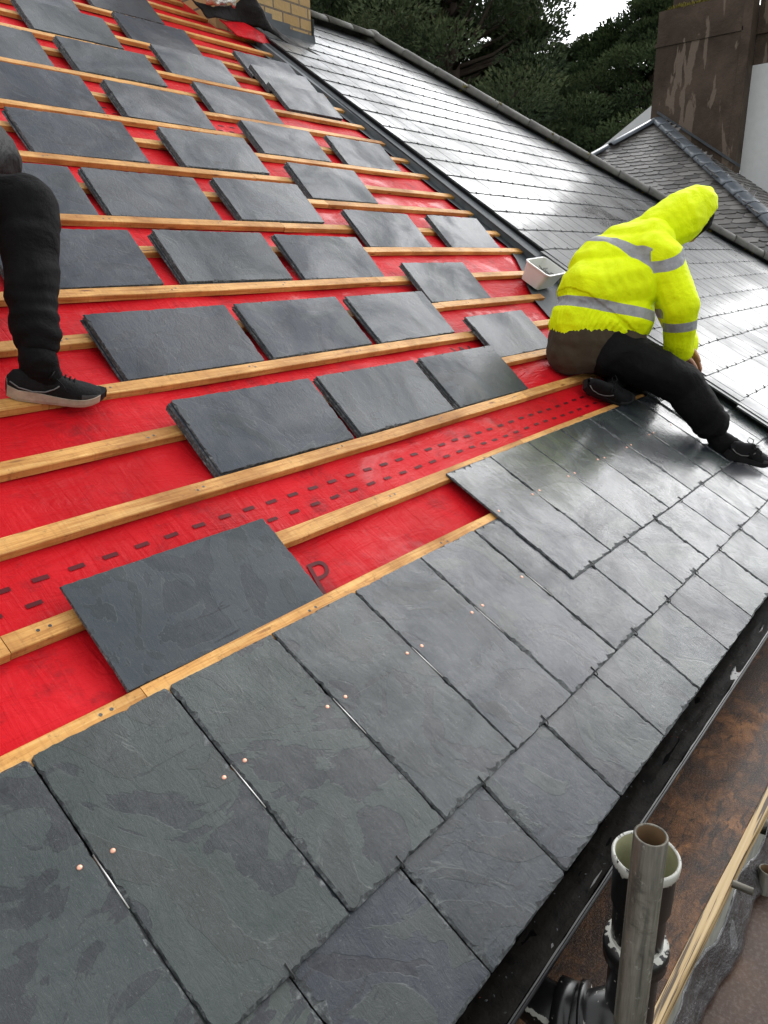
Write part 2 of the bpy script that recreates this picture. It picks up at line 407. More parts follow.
# outer wall + back wall
mb = MB(); mb.box((-3, -.03, -5.5), (14.2, .25, -.16)); mb.box((-3, 11.2, -5.5), (14.2, 11.45, -.16)); mb.box((-3, .25, -5.5), (-2.75, 11.2, -.16)); mb.box((13.95, .25, -5.5), (14.2, 11.2, -.16))
mb.obj('wall', M['wall'], HB, house)
# underlay sheet with printed dashes and letters
mb = MB(); NU, NS = 150, 170
u0, u1, s0, s1 = -3., 4.96, .02, 6.86
def sag(u, s):
    return -.026 - .006 * abs(math.sin(math.pi * u / .6)) + .006 * noise.noise(Vector((u * 2, s * 5, 0))) + .0022 * noise.noise(Vector((u * 16, s * 5, 3)))
vs = []
for j in range(NS + 1):
    for i in range(NU + 1):
        u = u0 + (u1 - u0) * i / NU; s = s0 + (s1 - s0) * j / NS; vs.append(RP(u, s, sag(u, s)))
fs = [(j * (NU + 1) + i, j * (NU + 1) + i + 1, (j + 1) * (NU + 1) + i + 1, (j + 1) * (NU + 1) + i) for j in range(NS) for i in range(NU)]
mb.add(vs, fs, 0)
def dash(u, s, l, w, h=.0022):
    p = []
    n = 3
    for k in range(n + 1):
        for q in (0, 1):
            uu = u + l * k / n; ss = s + w * q; p.append(RP(uu, ss, sag(uu, ss) + h))
    mb.add(p, [(2 * k, 2 * k + 2, 2 * k + 3, 2 * k + 1) for k in range(n)], 1)
for srow in (1.075, 3.95, 5.4):
    u = -.8 + .634 % .09
    k = 0
    while u < 4.1:
        dash(u, srow - .006, .040, .013)
        dash(u - .046, srow - .069, .038, .012); u += .0905
def letter(ch, u, s, size, italic=0.):
    cu = bpy.data.curves.new('t', 'FONT'); cu.body = ch; cu.size = size; cu.resolution_u = 4; cu.offset = -size * .006
    o = bpy.data.objects.new('t', cu); COL.objects.link(o)
    dg = bpy.context.evaluated_depsgraph_get(); me = bpy.data.meshes.new_from_object(o.evaluated_get(dg))
    bm = bmesh.new(); bm.from_mesh(me); bmesh.ops.subdivide_edges(bm, edges=bm.edges[:], cuts=2)
    bm.verts.index_update()
    pv = [RP(u + v.co.x + italic * v.co.y, s + v.co.y, sag(u + v.co.x, s + v.co.y) + .0022) for v in bm.verts]
    mb.add(pv, [tuple(v.index for v in f.verts) for f in bm.faces], 1); bm.free()
    bpy.data.objects.remove(o); bpy.data.curves.remove(cu)
letter('P', 1.268, .705, .165, .30)
letter('W', 1.70, 1.50, .17, 0)
letter('W', 3.05, 1.52, .17, 0)
mb.obj('underlay', [M['red'], M['print']], HB, house, smooth=True, label='red roofing membrane printed with dark dashes and letters')
# battens
BS = [.692, .945, 1.21, 1.465, 1.715, 1.985, 2.245, 2.53, 2.76, 3.035, 3.28, 3.56, 3.80, 4.07, 4.33, 4.61, 4.85, 5.10, 5.33, 5.60, 5.87, 6.12, 6.38, 6.65]
def uend(s):
    pts = [(0, 4.0), (.9, 4.08), (1.3, 4.15), (2.0, 4.5), (2.3, 4.82), (2.54, 5.0), (8, 5.03)]
    for (a, x), (b, y) in zip(pts, pts[1:]):
        if s <= b: return x + (y - x) * (s - a) / (b - a)
    return 5.03
joins = {0: [-1.4, .69, 3.2], 1: [-.6, .515, 2.7], 2: [-1.8, .56, 3.1], 3: [-.2, 2.2], 4: [-1.5, 1.0, 3.4]}
rb = random.Random(3)
def batten(ua, ub, s, w=.050, t=.025):
    og = RP((ua + ub) / 2, s - w, -t); W = frame(og, RP((ua + ub) / 2, s, -t), 0)
    L = ub - ua; n = max(2, int(L / .12)); b = MB(); rings = []
    wob = rb.uniform(0, 9)
    for i in range(n + 1):
        x = -L / 2 + L * i / n; d = .0022 * math.sin(x * 3.1 + wob) + rb.uniform(-.0006, .0006); c = .0022
        rings.append([(x, d, 0), (x, w + d, 0), (x, w + d, t - c), (x, w + d - c, t), (x, d + c, t), (x, d, t - c)])
    b.add([p for r in rings for p in r], [(i * 6 + k, i * 6 + (k + 1) % 6, (i + 1) * 6 + (k + 1) % 6, (i + 1) * 6 + k) for i in range(n) for k in range(6)] + [tuple(range(6)), tuple(reversed(range(n * 6, n * 6 + 6)))])
    uu = math.ceil((ua + .03) / .6) * .6
    while uu < ub - .02:
        for q in (-.012, .012):
            cx_ = uu - (ua + ub) / 2 + q + rb.uniform(-.004, .004); cy_ = w * rb.uniform(.35, .65); n0 = len(b.v)
            b.v += [Vector((cx_ + .0042 * math.cos(a_ * .785), cy_ + .0042 * math.sin(a_ * .785), t + .0006)) for a_ in range(8)]; b.f.append(tuple(n0 + a_ for a_ in reversed(range(8)))); b.m.append(1)
        uu += .6
    obj('batten', mesh([Vector(v) for v in b.v], [tuple(reversed(f)) for f in b.f], [M['timber'], M['nails']], b.m), W, house)
for i, s in enumerate(BS):
    ue = uend(s) + rb.uniform(-.03, .03)
    if s > 5.9: ue = 4.75 - (s - 5.9) * .3
    js = [-2.2] + [q for q in joins.get(i, [rb.uniform(.2, 1.6), rb.uniform(2.8, 3.6)]) if q > -2.1] + [ue]
    for a, b_ in zip(js, js[1:]): batten(a + .001, b_ - .001, s + rb.uniform(-.002, .002))
# lower battens hidden under the laid slates
for s in (.17, .43): batten(-2.2, 4.6, s)
# laid slates
T = .0075
wetmeshes = [slate_mesh(.3022, .60, T, M['slate_wet'], 1.25, 100 + i) for i in range(14)]
rs = random.Random(11)
def lay(u, s, k, head_h=.0015, tail_h=.019, w=None):
    me = wetmeshes[k % 14]
    p0 = RP(u, s, tail_h + rs.uniform(0, .001)); p1 = RP(u, s + .6, head_h)
    return obj('slate', me, frame(p0, p1, rs.uniform(-.0025, .0025)), house)
nail_me = None
def nail_mesh():
    b = MB(); b.lathe([(0.0001, .0024), (.003, .0022), (.0046, .0014), (.0050, 0)], 0, 0, 12)
    return mesh(b.v, b.f, M['copper'], smooth=True)
nail_me = nail_mesh()
def put_nail(parent, u, s, h):
    obj('nail', nail_me, frame(RP(u, s, h), RP(u, s + .05, h - .0015)), parent)
U1, PIT = .433, .304
kk = 0; nails = []
# eaves under-slates and eaves course (tail -.19), second course (.06), third course (.32)
for k in range(-6, 15):
    u = U1 + PIT * (k + .5)
    if u > 4.75: continue
    lay(u, -.19, kk, .0005, .0125); kk += 5
for k in range(-6, 15):
    u = U1 + PIT * k
    if u > 4.72: continue
    o = lay(u, .06, kk + 3); kk += 3
    if u < 1.85:
        hh = .0015 + (.019 - .0015) * (.66 - .42) / .6 + T
        for du in (.028, .274): put_nail(o, u + du, .421 + rs.uniform(-.006, .006), hh)
for k in range(-3, 15):
    u = U1 + PIT * (k + .5)
    if u < 2.08 or u > 4.72: continue
    o = lay(u, .318, kk + 1); kk += 5
    if u < 3.9:
        hh = .0015 + (.019 - .0015) * (.918 - .68) / .6 + T
        for du in (.028, .274): put_nail(o, u + du, .68 + rs.uniform(-.006, .006), hh)
for k in range(8, 15):      # courses already dressed against the valley, right of the kneeling worker
    u = U1 + PIT * k
    if u < 4.0 or u > 4.6: continue
    lay(u, .578, kk); kk += 3
for (u, s) in ((4.08, .838), (4.385, .838), (4.2, 1.1), (4.5, 1.1)):
    lay(u, s, kk); kk += 3
mb = MB(); n_ = 30
vs = [RP(-2.6 + 7.2 * i / n_, s_, -.0015 if s_ > .0 else -.004) for i in range(n_ + 1) for s_ in (-.12, .64)]
mb.add(vs, [(2 * i, 2 * i + 2, 2 * i + 3, 2 * i + 1) for i in range(n_)])
mb.obj('joint_dark_sheet', M['black_plastic'], HB, house)  # black sheet added under the laid slates to make the joints look black
# slate hooks: steel shank in the joint, black tip round the tail
def hook(u, s, tip, shank=True):
    b = MB()
    if shank: b.tube([(0, .004, .003), (0, .118, -.0005)], .0014, 6, 0)
    if tip:
        b.tube([(0, .03, 0), (0, -.004, 0), (0, -.006, .006), (0, .000, .0115), (0, .022, .0125)], .0017, 6, 1)
    h = .0105 if tip else .012
    obj('hook', mesh(b.v, b.f, [M['hook'], M['hookblack']], b.m, True), frame(RP(u, s, h + .006), RP(u, s + .1, h + .0045)), house)
for k in range(-5, 15):
    u = U1 + PIT * k - .0022
    if .0 < u < 2.0: hook(u, .312, False)
    if u < 4.72: hook(u, .062, True, False) if False else None
for k in range(-4, 15):
    u = U1 + PIT * (k + .5) - .0022
    if u < 4.7: hook(u, .058, True, False)
for k in range(6, 15):
    u = U1 + PIT * k - .0022
    if u < 4.7: hook(u, .316, True, False)
for k in range(6, 12):
    u = U1 + PIT * (k + .5) - .0022
    hook(u, .572, False)
# lead valley tray and zinc upstand strip
mb = MB(); N = 40; vs = []
def redge(s):
    return 5.13 if s > 2.2 else 4.77 + (5.13 - 4.77) * (s - .3) / 1.9
for i in range(N + 1):
    s = -.15 + 6.4 * i / N; ue = uend(s) if s > 1 else 4.1
    a = ue - .10; e = redge(s) + .03
    vs += [RP(a, s, -.010), RP(a + .05, s, -.018), RP(e - .06, s, -.020), RP(e, s, .02)]
mb.add(vs, [(4 * i + k, 4 * i + k + 1, 4 * i + 5 + k, 4 * i + 4 + k) for i in range(N) for k in range(3)])
mb.obj('valley_gutter', M['lead'], HB, house, smooth=True)
mb = MB(); vs = []
for i in range(N + 1):
    s = 1.15 + 5.1 * i / N; e = redge(s)
    vs += [RP(e - .115, s, -.03), RP(e - .112, s, .022), RP(e - .085, s, .030), RP(e - .078, s, .022), RP(e - .030, s, .030), RP(e - .028, s, .0)]
mb.add(vs, [(6 * i + k, 6 * i + k + 1, 6 * i + 7 + k, 6 * i + 6 + k) for i in range(N) for k in range(5)])
mb.obj('valley_upstand', M['zinc'], HB, house)
# back slope of this part and its ridge
ry, rz = RP(0, 6.86)[1], RP(0, 6.86)[2]
mb = MB(); mb.hexa([(-3, ry, rz - .06), (7.6, ry, rz - .06), (13.6, 11.5, -.2), (-3, 11.5, -.2), (-3, ry, rz - .03), (7.6, ry, rz - .03), (13.6, 11.5, -.17), (-3, 11.5, -.17)])
mb.obj('rear_roof', M['lead'], HB, house)
# gutter (half round, black) with union collars, silt and water
gy, gz, gr = -.182, -.118, .056
def halfpipe(x0, x1, r, n=14, m=0, b=None, thick=.003):
    vs = []; 
    for x in (x0, x1):
        for rr in (r, r - thick):
            for k in range(n + 1):
                a = math.pi + math.pi * k / n; vs.append((x, gy + rr * math.cos(a), gz + rr * math.sin(a)))
    q = n + 1; fs = []
    for k in range(n):
        fs += [(k, k + 1, 2 * q + k + 1, 2 * q + k), (q + k + 1, q + k, 3 * q + k, 3 * q + k + 1)]
    fs += [(0, 2 * q, 3 * q, q), (q - 1, 2 * q - 1, 4 * q - 1, 3 * q - 1)]
    b.add(vs, fs, m)
mb = MB(); halfpipe(-2.5, 5.2, gr, b=mb)
for x in (.35, 1.36, 3.0, 4.6): halfpipe(x - .035, x + .035, gr + .006, b=mb)
mb.tube([(-2.5, gy - gr, gz), (5.2, gy - gr, gz)], .0042, 8)
gut = mb.obj('gutter', M['black_plastic'], (2, gy, gz), house, smooth=True)
mb = MB(); vs = []
N = 220
for i in range(N + 1):
    x = -2.5 + 7.7 * i / N
    for q in range(7):
        y = -.036 + .072 * q / 6
        vs.append((x, gy + y, gz - .030 + .008 * noise.noise(Vector((x * 9, q * .8, 1))) + .004 * noise.noise(Vector((x * 40, q, 5)))))
mb.add(vs, [(i * 7 + k, i * 7 + 7 + k, i * 7 + 8 + k, i * 7 + 1 + k) for i in range(N) for k in range(6)])
mb.obj('silt', M['debris'], (2, gy, gz), gut, smooth=True)
mb = MB(); rn = random.Random(31)
for i in range(150):
    x = rn.uniform(.3, 4.6); y = gy + rn.uniform(-.035, .035); zc = gz - .024 + rn.uniform(0, .006); r_ = rn.uniform(.001, .004)
    a = rn.uniform(0, 6.28); p = Vector((x, y, zc)); c1 = Vector((math.cos(a), math.sin(a), rn.uniform(-.3, .3))) * r_; c2 = Vector((-math.sin(a), math.cos(a), rn.uniform(-.3, .3))) * r_ * .6
    m_ = rn.choice([0, 0, 0, 1, 2, 2]); mb.add([p - c1, p + c2, p + c1, p - c2, p + Vector((0, 0, r_ * .6))], [(0, 1, 4), (1, 2, 4), (2, 3, 4), (3, 0, 4)], m_)
mb.obj('debris', [M['edge'], M['leafred'], M['debris']], (2, gy, gz), gut)['kind'] = 'stuff'
mb = MB(); z = gz - .033; mb.add([(-2.5, gy - .042, z), (5.2, gy - .042, z), (5.2, gy + .042, z), (-2.5, gy + .042, z)], [(0, 1, 2, 3)])
mb.obj('water', M['water'], (2, gy, gz), gut)
mb = MB(); mb.box((-2.5, -.10, -.30), (5.2, -.032, -.10)); mb.obj('fascia', M['black_plastic'], HB, house)

# ------------------------------------------------------------------ chimney (part of the house top) as its own thing
cb = (5.3, 5.5, 3.0)
chim = thing('chimney', cb, 'yellow brick chimney with lead flashing at the top of the roof', 'chimney')
mb = MB(); mb.box((4.72, 5.06, 2.9), (5.90, 5.75, 5.3)); mb.obj('brickwork', M['brick'], cb, chim)
mb = MB()   # stepped lead flashing standing just proud of the bricks
Y = 5.052
pts = [(5.15, 3.44), (5.38, 3.44), (5.38, 3.40), (5.60, 3.40), (5.60, 3.36), (5.75, 3.36), (5.93, 3.36)]
vs = []
for x, zt in pts: vs += [(x, Y - .004 + .004 * math.sin(x * 40), zt), (x, Y - .02, 3.22), (x, Y - .20 + .01 * math.sin(x * 30), RP(0, 5.74, .035)[2])]
mb.add(vs, [(3 * i + k, 3 * i + 1 + k, 3 * i + 4 + k, 3 * i + 3 + k) for i in range(len(pts) - 1) for k in (0, 1)])
mb.add([(5.905, 5.04, 3.22), (5.925, 5.04, 3.50), (5.925, 5.75, 3.86), (5.905, 5.75, 3.55), (6.05, 5.0, 3.22), (6.05, 5.72, 3.70)], [(0, 3, 2, 1), (0, 4, 5, 3)])
mb.obj('lead_flashing', M['lead'], cb, chim)
# torn felt, foil
def drape(name, poly, mat, amp, seed, label, cat, n=26, thick=.006):
    """crumpled sheet spanned between two polylines (lower, upper) of 3-D points"""
    lo, up = poly; vs = []
    def samp(pl, t):
        t *= len(pl) - 1; i = min(len(pl) - 2, int(t)); return Vector(pl[i]).lerp(Vector(pl[i + 1]), t - i)
    m_ = 10
    for i in range(n + 1):
        a, b = samp(lo, i / n), samp(up, i / n)
        for j in range(m_ + 1):
            p = a.lerp(b, j / m_); q = noise.noise_vector(p * 5 + Vector((seed, 0, 0))) * amp + noise.noise_vector(p * 17 + Vector((seed, 0, 0))) * amp * .4
            vs.append(p + q)
    fs = [(i * (m_ + 1) + j, (i + 1) * (m_ + 1) + j, (i + 1) * (m_ + 1) + j + 1, i * (m_ + 1) + j + 1) for i in range(n) for j in range(m_)]
    og = vs[0].copy(); o = wobj(name, vs, fs, mat, og, None, None, True, label=label, category=cat)
    s = o.modifiers.new('s', 'SOLIDIFY'); s.thickness = thick; return o
drape('roofing_felt', ([RP(4.55, 5.95, .05), RP(4.70, 5.90, .07), RP(5.00, 5.90, .09), RP(5.24, 5.86, .07), RP(5.42, 5.74, .05), RP(5.60, 5.62, .05)],
                       [RP(4.45, 6.05, .12), RP(4.66, 5.96, .13), RP(4.86, 5.96, .20), RP(4.95, 5.96, .34), RP(5.18, 5.93, .15), RP(5.44, 5.86, .09), RP(5.70, 5.66, .06)]), M['felt'], .030, 3,
      'torn black roofing felt curling up in front of the brick chimney', 'roofing felt')
drape('red_membrane_flap', ([RP(4.76, 5.74, .03), RP(4.95, 5.72, .03), RP(5.20, 5.74, .03)], [RP(4.68, 5.93, .06), RP(4.95, 5.92, .09), RP(5.26, 5.80, .05)]), M['red'], .012, 8,
      'loose red membrane flap lying under the torn black felt', 'membrane')
drape('foil', ([RP(4.52, 5.93, .13), RP(4.66, 5.92, .14), RP(4.80, 5.93, .17)], [RP(4.54, 5.97, .30), RP(4.68, 5.97, .32), RP(4.84, 5.97, .32)]), M['foil'], .05, 5,
      'crumpled silver insulation foil beside the brick chimney', 'foil', 30, .003)

# ------------------------------------------------------------------ loose slates: stacks
drymeshes = [slate_mesh(.60, .303, .0068, M['slate_dry'], .75, 300 + i) for i in range(12)]
rows = [  # (s of the batten they stand on, [u of the left ends])
 (1.21, [1.262, 1.915, 2.560]), (1.465, [3.255]), (1.715, [1.255, 1.902, 2.562]), (1.985, [3.27]), (2.245, [1.165, 1.866, 2.552]),
 (2.53, [3.318, 4.135]), (2.76, [1.17, 1.828, 2.548]), (3.035, [3.290]), (3.28, [1.748, 2.556]), (3.56, [3.330, 4.105]), (3.80, [1.80, 2.528]),
 (4.07, [3.322]), (4.33, [1.79, 2.534]), (4.39, [4.23]), (4.61, [3.345]), (4.66, [4.26]), (4.85, [2.53]), (4.92, [4.29]), (5.10, [3.345]), (5.33, [2.51]), (5.62, [3.35])]
ordn = ['first', 'second', 'third', 'fourth', 'fifth', 'sixth', 'seventh', 'eighth', 'ninth', 'tenth', 'eleventh']
def column_of(u): return 0 if u < 2.3 and u < 1.7 else 0
cols = {}
def colid(u, s):
    # columns of stacks as they read in the photograph, left to right
    if u > 3.9: return 'rightmost column'
    if u > 3.1: return 'column second from right'
    if u > 2.4: return 'middle column'
    if u > 1.74 and s < 3: return 'column second from left'
    return 'leftmost column'
cnt = {}
sk = random.Random(5); kk = 0
for s, us in rows:
    for u in us:
        u += .035 if s < 2 else .018
        c = colid(u, s); cnt[c] = cnt.get(c, 0) + 1; row = ordn[cnt[c] - 1]
        n = sk.choice([3, 3, 4]); ang = sk.uniform(-.013, .013)
        if (u, s) in (): n = 2
        th = .0076
        for q in range(n):
            p0 = RP(u, s + .004, -.026 + th * q); p1 = RP(u, s + .21, .0135 + (th + .0012) * q)
            W = frame(p0, p1, ang + sk.uniform(-.010, .010)) @ Matrix.Translation((-.0035 * (n - 1 - q) + (sk.uniform(-.005, .004) if q < n - 1 else 0), sk.uniform(0, .005), 0))
            pos = 'topmost' if q == n - 1 else ['bottom', 'second from bottom', 'third from bottom', 'fourth from bottom', 'fifth from bottom'][q]
            obj('loose_slate', drymeshes[(kk * 5 + q * 7) % 12], W, None,
                label='%s slate in the %s stack up, %s of stacks' % (pos, row, c), category='slate', group='slates stacked on the battens')
            kk += 1
# single slate resting over the two lowest battens
me = slate_mesh(.60, .302, .0075, M['slate_dry'], .35, 777)
W = frame(RP(.664, .694, -.008), RP(.664, .945, .020), -.014)
obj('loose_slate', me, W, None, label='single clean-edged slate lying alone just above the laid slates', category='slate')

# ------------------------------------------------------------------ tile fields
def tiles(name, M4, inside, x0, x1, y0, y1, wid, gauge, thick, mats, parent, seed=1, rag=0., cut=0.):
    """slates in the local xy plane of M4 (x along the eaves, y up the slope)"""
    rn = random.Random(seed); b = MB(); rv = []
    j = 0; y = y0
    while y < y1:
        x = x0 - (wid / 2 if j % 2 else 0)
        while x < x1:
            cxx, cyy = x + wid / 2, y + gauge / 2
            if inside(cxx, cyy):
                g = .003; lift = rn.uniform(0, .003) + thick; dy = rn.uniform(-rag, rag); dx = rn.uniform(-rag, rag) * .3; tw = rn.uniform(-rag, rag) * .5
                l = gauge * 1.9
                xs0, xs1 = x + g / 2 + dx, x + wid - g / 2 + dx
                p = [(xs0, y + dy + tw, lift), (xs1, y + dy - tw, lift), (xs1, y + l, -thick * .2), (xs0, y + l, -thick * .2)]
                if cut:
                    p = [(xs0, y + dy + cut * rn.uniform(.3, 1), lift), (xs0 + wid * .3, y + dy, lift), (xs1, y + dy + tw, lift), (xs1, y + l, -thick * .2), (xs0, y + l, -thick * .2)]
                m = len(p); top = [(a, bb, c + thick) for a, bb, c in p]
                b.add([M4 @ Vector(q) for q in p + top], [tuple(m + k for k in range(m))] + [(k, (k + 1) % m, m + (k + 1) % m, m + k) for k in range(m)])
                r_ = rn.random(); rv += [r_] * (m + 1)
            x += wid
        y += gauge; j += 1
    og = M4.translation
    o = b.obj(name, mats, og, parent); set_rnd(o, rv); return o

# neighbouring finished roof (same slope), its ridge and hip
nb0 = (8, .1, -5.5)
nroof = thing('neighbouring_roof', nb0, 'finished wet grey slate roof with mossy hip tiles right of the valley', 'roof')
hipA, hipB = (7.55, 6.80), (12.15, -.19)
def hipu(s): return hipA[0] + (hipB[0] - hipA[0]) * (hipA[1] - s) / (hipA[1] - hipB[1])
# upper field (plane 33.7) and lower field (curved): build in roof coordinates directly
rn = random.Random(21); b = MB(); rv = []; j = 0; s = -.19
hk = MB()
while s < 6.62:
    u = 4.2 + (.1025 if j % 2 else 0)
    while u < 12.2:
        uc = u + .1025; ul = redge(max(s, -.2)) - .01; uh = hipu(s + .13) + .02
        a, e = max(u + .0035, ul), min(u + .2015, uh)
        if e - a > .02:
            t = .011; li = .058 + rn.uniform(0, .0012); dy = rn.uniform(-.004, .004); l = .50
            sp = min(s + l, 6.84)
            lh = .052 * (1 - 0) - .0
            e2 = min(e, hipu(sp) + .03) if e >= uh - .001 else e
            hl, hh = li, .0485
            p = [RP(a, s + dy, hl), RP(e, s + dy + rn.uniform(-.003, .003), hl), RP(max(e2, a + .01), sp, hh), RP(a, sp, hh)]
            q = [RP(a, s + dy, hl + t), RP(e, s + dy, hl + t), RP(max(e2, a + .01), sp, hh + t), RP(a, sp, hh + t)]
            b.add(p + q, [(4, 5, 6, 7), (0, 1, 5, 4), (1, 2, 6, 5), (3, 0, 4, 7)])
            r_ = rn.random(); rv += [r_] * 4; b.m[-3:] = [1, 1, 1]
            # hook tip at the middle of the tail
            if e - a > .17:
                m_ = (a + e) / 2; hw = .003; z0, z1 = hl + t, hl + t + .003
                hk.hexa([RP(m_ - hw, s - .004, hl), RP(m_ + hw, s - .004, hl), RP(m_ + hw, s + .018, z0), RP(m_ - hw, s + .018, z0), RP(m_ - hw, s - .004, z1), RP(m_ + hw, s - .004, z1), RP(m_ + hw, s + .018, z1), RP(m_ - hw, s + .018, z1)])
        u += .205
    s += .26; j += 1
o = b.obj('slate_covering', [M['old'], M['edge']], nb0, nroof); set_rnd(o, rv)
hk.obj('slate_hooks', M['hookblack'], nb0, nroof)
mb = MB(); vs = []           # dark exposed edge board along the valley
for i in range(41):
    s = -.19 + 6.9 * i / 40; e = redge(s)
    vs += [RP(e - .012, s, -.03), RP(e - .012, s, .056), RP(e + .03, s, .060), RP(e + .03, s, -.03)]
mb.add(vs, [(4 * i + k, 4 * i + k + 1, 4 * i + 5 + k, 4 * i + 4 + k) for i in range(40) for k in range(3)])
mb.obj('edge_board', M['black_plastic'], nb0, nroof)
mb = MB()                    # soffit sheet under the slates + hip end slope
a0, a1, a2, a3 = RP(4.9, -.15, .03), RP(12.1, -.15, .03), RP(7.58, 6.84, .03), RP(5.1, 6.84, .03)
mid = [RP(hipu(1.8), 1.8, .03), RP(4.95, 1.8, .03)]
mb.add([a0, a1, mid[0], mid[1], a2, a3], [(0, 1, 2, 3), (3, 2, 4, 5)])
mb.add([a1, (12.1, 11.5, a1[2]), a2], [(0, 1, 2)])
mb.obj('roof_deck', M['lead'], nb0, nroof)
_bm = bmesh.new(); bmesh.ops.create_icosphere(_bm, subdivisions=3, radius=1.)
_ico_pts = [tuple(v.co) for v in _bm.verts]; _ico_f = [[v.index for v in f.verts] for f in _bm.faces]; _bm.free()
def half_tiles(pa, pb, r, n, parent, name, mat, up=Vector((0, 0, 1)), flat=.8, sides=10, gap=0.):
    """a run of overlapping half-round tiles from pa to pb"""
    pa, pb = Vector(pa), Vector(pb); d = (pb - pa) / n; dn = d.normalized(); side = dn.cross(up).normalized(); upv = side.cross(dn)
    for i in range(n):
        q = MB(); vs = []
        rr = r * random.uniform(.97, 1.03)
        for t_, r_ in ((-.02 + gap, rr * (1.08 if not gap else 1.)), (.9 - gap, rr), (1.0 - gap * .5, rr)):
            for k in range(sides + 1):
                a = math.pi * k / sides; vs.append(pa + d * (i + t_) + side * math.cos(a) * r_ + upv * math.sin(a) * r_ * flat)
        s1_ = sides + 1
        q.add(vs, [(g * s1_ + k, g * s1_ + k + 1, (g + 1) * s1_ + k + 1, (g + 1) * s1_ + k) for g in range(2) for k in range(sides)])
        og = pa + d * (i + .5)
        o = q.obj(name, mat, og, parent, smooth=True); m = o.modifiers.new('s', 'SOLIDIFY'); m.thickness = .012
P6 = RP(5.95, 6.86, .06); P7 = RP(7.58, 6.84, .06); PH = RP(hipB[0], hipB[1], .06)
PM = RP(hipu(1.85), 1.85, .06)
b = MB()
b.v = [Vector(P7) + Vector((q[0] * .14, q[1] * .13, q[2] * .115 + .005)) for q in _ico_pts]; b.f = [tuple(q) for q in _ico_f]; b.m = [0] * len(b.f)
b.obj('mortar_cap', M['hip'], nb0, nroof, smooth=True)
half_tiles(P6, P7, .11, 4, nroof, 'ridge_tile', M['hip'])
half_tiles(P7, PM, .115, 14, nroof, 'hip_tile', M['hip'])
half_tiles(PM, PH, .115, 5, nroof, 'hip_tile', M['hip'])
mb = MB(); rn = random.Random(4)
for i in range(60):
    t = rn.random(); k = rn.choice([.02, .21, .28, .42, .5, .64, .78, .9]) + rn.gauss(0, .012)
    p = P7.lerp(PM, min(1, max(0, k))) + Vector((rn.uniform(-.10, .02), rn.uniform(-.09, .0), rn.uniform(-.02, .06)))
    for q in range(4):
        a = rn.uniform(0, 6.28); h = rn.uniform(.02, .055)
        mb.add([p + Vector((math.cos(a) * .012, math.sin(a) * .012, 0)), p - Vector((math.cos(a) * .012, math.sin(a) * .012, 0)), p + Vector((rn.uniform(-.03, .03), rn.uniform(-.03, .03), h))], [(0, 1, 2)])
mb.obj('moss', M['moss'], nb0, nroof)['kind'] = 'stuff'

# ------------------------------------------------------------------ tub of nails
tubW = frame(RP(4.635, 2.10, .003), RP(4.625, 2.20, .003))
tub = thing('plastic_tub', (0, 0, 0), 'open white plastic tub of nails resting on a batten behind the kneeling worker', 'tub', W=tubW)
def rrect(a, b, r, z, n=5):
    o = []
    for cx, cy, st in ((a - r, b - r, 0), (-a + r, b - r, 90), (-a + r, -b + r, 180), (a - r, -b + r, 270)):
        for k in range(n + 1):
            t = R(st + 90 * k / n); o.append(Vector((cx + r * math.cos(t), cy + r * math.sin(t), z)))
    return o
b = MB(); rings = [rrect(.130, .072, .022, 0), rrect(.152, .094, .030, .112), rrect(.159, .101, .034, .114), rrect(.160, .102, .034, .124), rrect(.150, .092, .030, .125), rrect(.127, .069, .022, .004)]
n = len(rings[0]); b.add([p for r_ in rings for p in r_], [(i * n + k, i * n + (k + 1) % n, (i + 1) * n + (k + 1) % n, (i + 1) * n + k) for i in range(len(rings) - 1) for k in range(n)] + [tuple(reversed(range(n))), tuple((len(rings) - 1) * n + k for k in range(n))])
obj('tub_body', mesh(b.v, b.f, M['tub'], smooth=False), tubW, tub)
b = MB(); rn = random.Random(9)
for i in range(160):
    x, y, z = rn.uniform(-.105, .105), rn.uniform(-.055, .055), rn.uniform(.03, .085); a = rn.uniform(0, 6.28); e = rn.uniform(-.3, .3)
    d = Vector((math.cos(a), math.sin(a), e)) * .018; b.tube([Vector((x, y, z)) - d, Vector((x, y, z)) + d], .0022, 5)
o_n = obj('nails', mesh(b.v, b.f, M['nails']), tubW, None, label='loose roofing nails heaped inside the white plastic tub', category='nails', kind='stuff')

# ------------------------------------------------------------------ scaffold tube, soil pipe, decks
def tube_obj(name, pa, pb, r, label, cat, n=28):
    b = MB(); pa, pb = Vector(pa), Vector(pb); q = (pb - pa).to_track_quat('Z', 'Y'); L = (pb - pa).length
    b.lathe([(r, 0), (r, L), (r - .002, L + .001), (r - .0045, L), (r - .0045, 0)], 0, 0, n, [0, 0, 0, 1])
    W = Matrix.Translation(pa) @ q.to_matrix().to_4x4()
    return obj(name, mesh(b.v, b.f, [M['steel'], M['tubein']], b.m, True), W, None, label=label, category=cat)
tube_obj('scaffold_tube', (.885, -.430, -5.5), (.885, -.430, .395), .0245, 'tall upright grey scaffold tube with an open top beside the gutter', 'scaffold tube')
tube_obj('scaffold_tube', (2.02, -.25, -.430), (2.06, -.505, -.424), .0245, 'short grey scaffold tube poking level out from under the ply edge', 'scaffold tube')
tube_obj('scaffold_tube', (1.86, -.462, -.64), (1.885, -.466, -.435), .0245, 'stubby upright scaffold tube hanging beside the pale ply edge', 'scaffold tube')
tube_obj('bolt', (1.70, -.36, -.372), (1.705, -.462, -.368), .010, 'small rusty bolt sticking out of the pale ply edge', 'bolt')
pb_ = (1.072, -.375, -1.2)
soilp = thing('soil_pipe', pb_, 'black soil pipe with dripped white paint round its open socket, behind the scaffold tube', 'pipe')
X, Y = 1.072, -.372
b = MB()
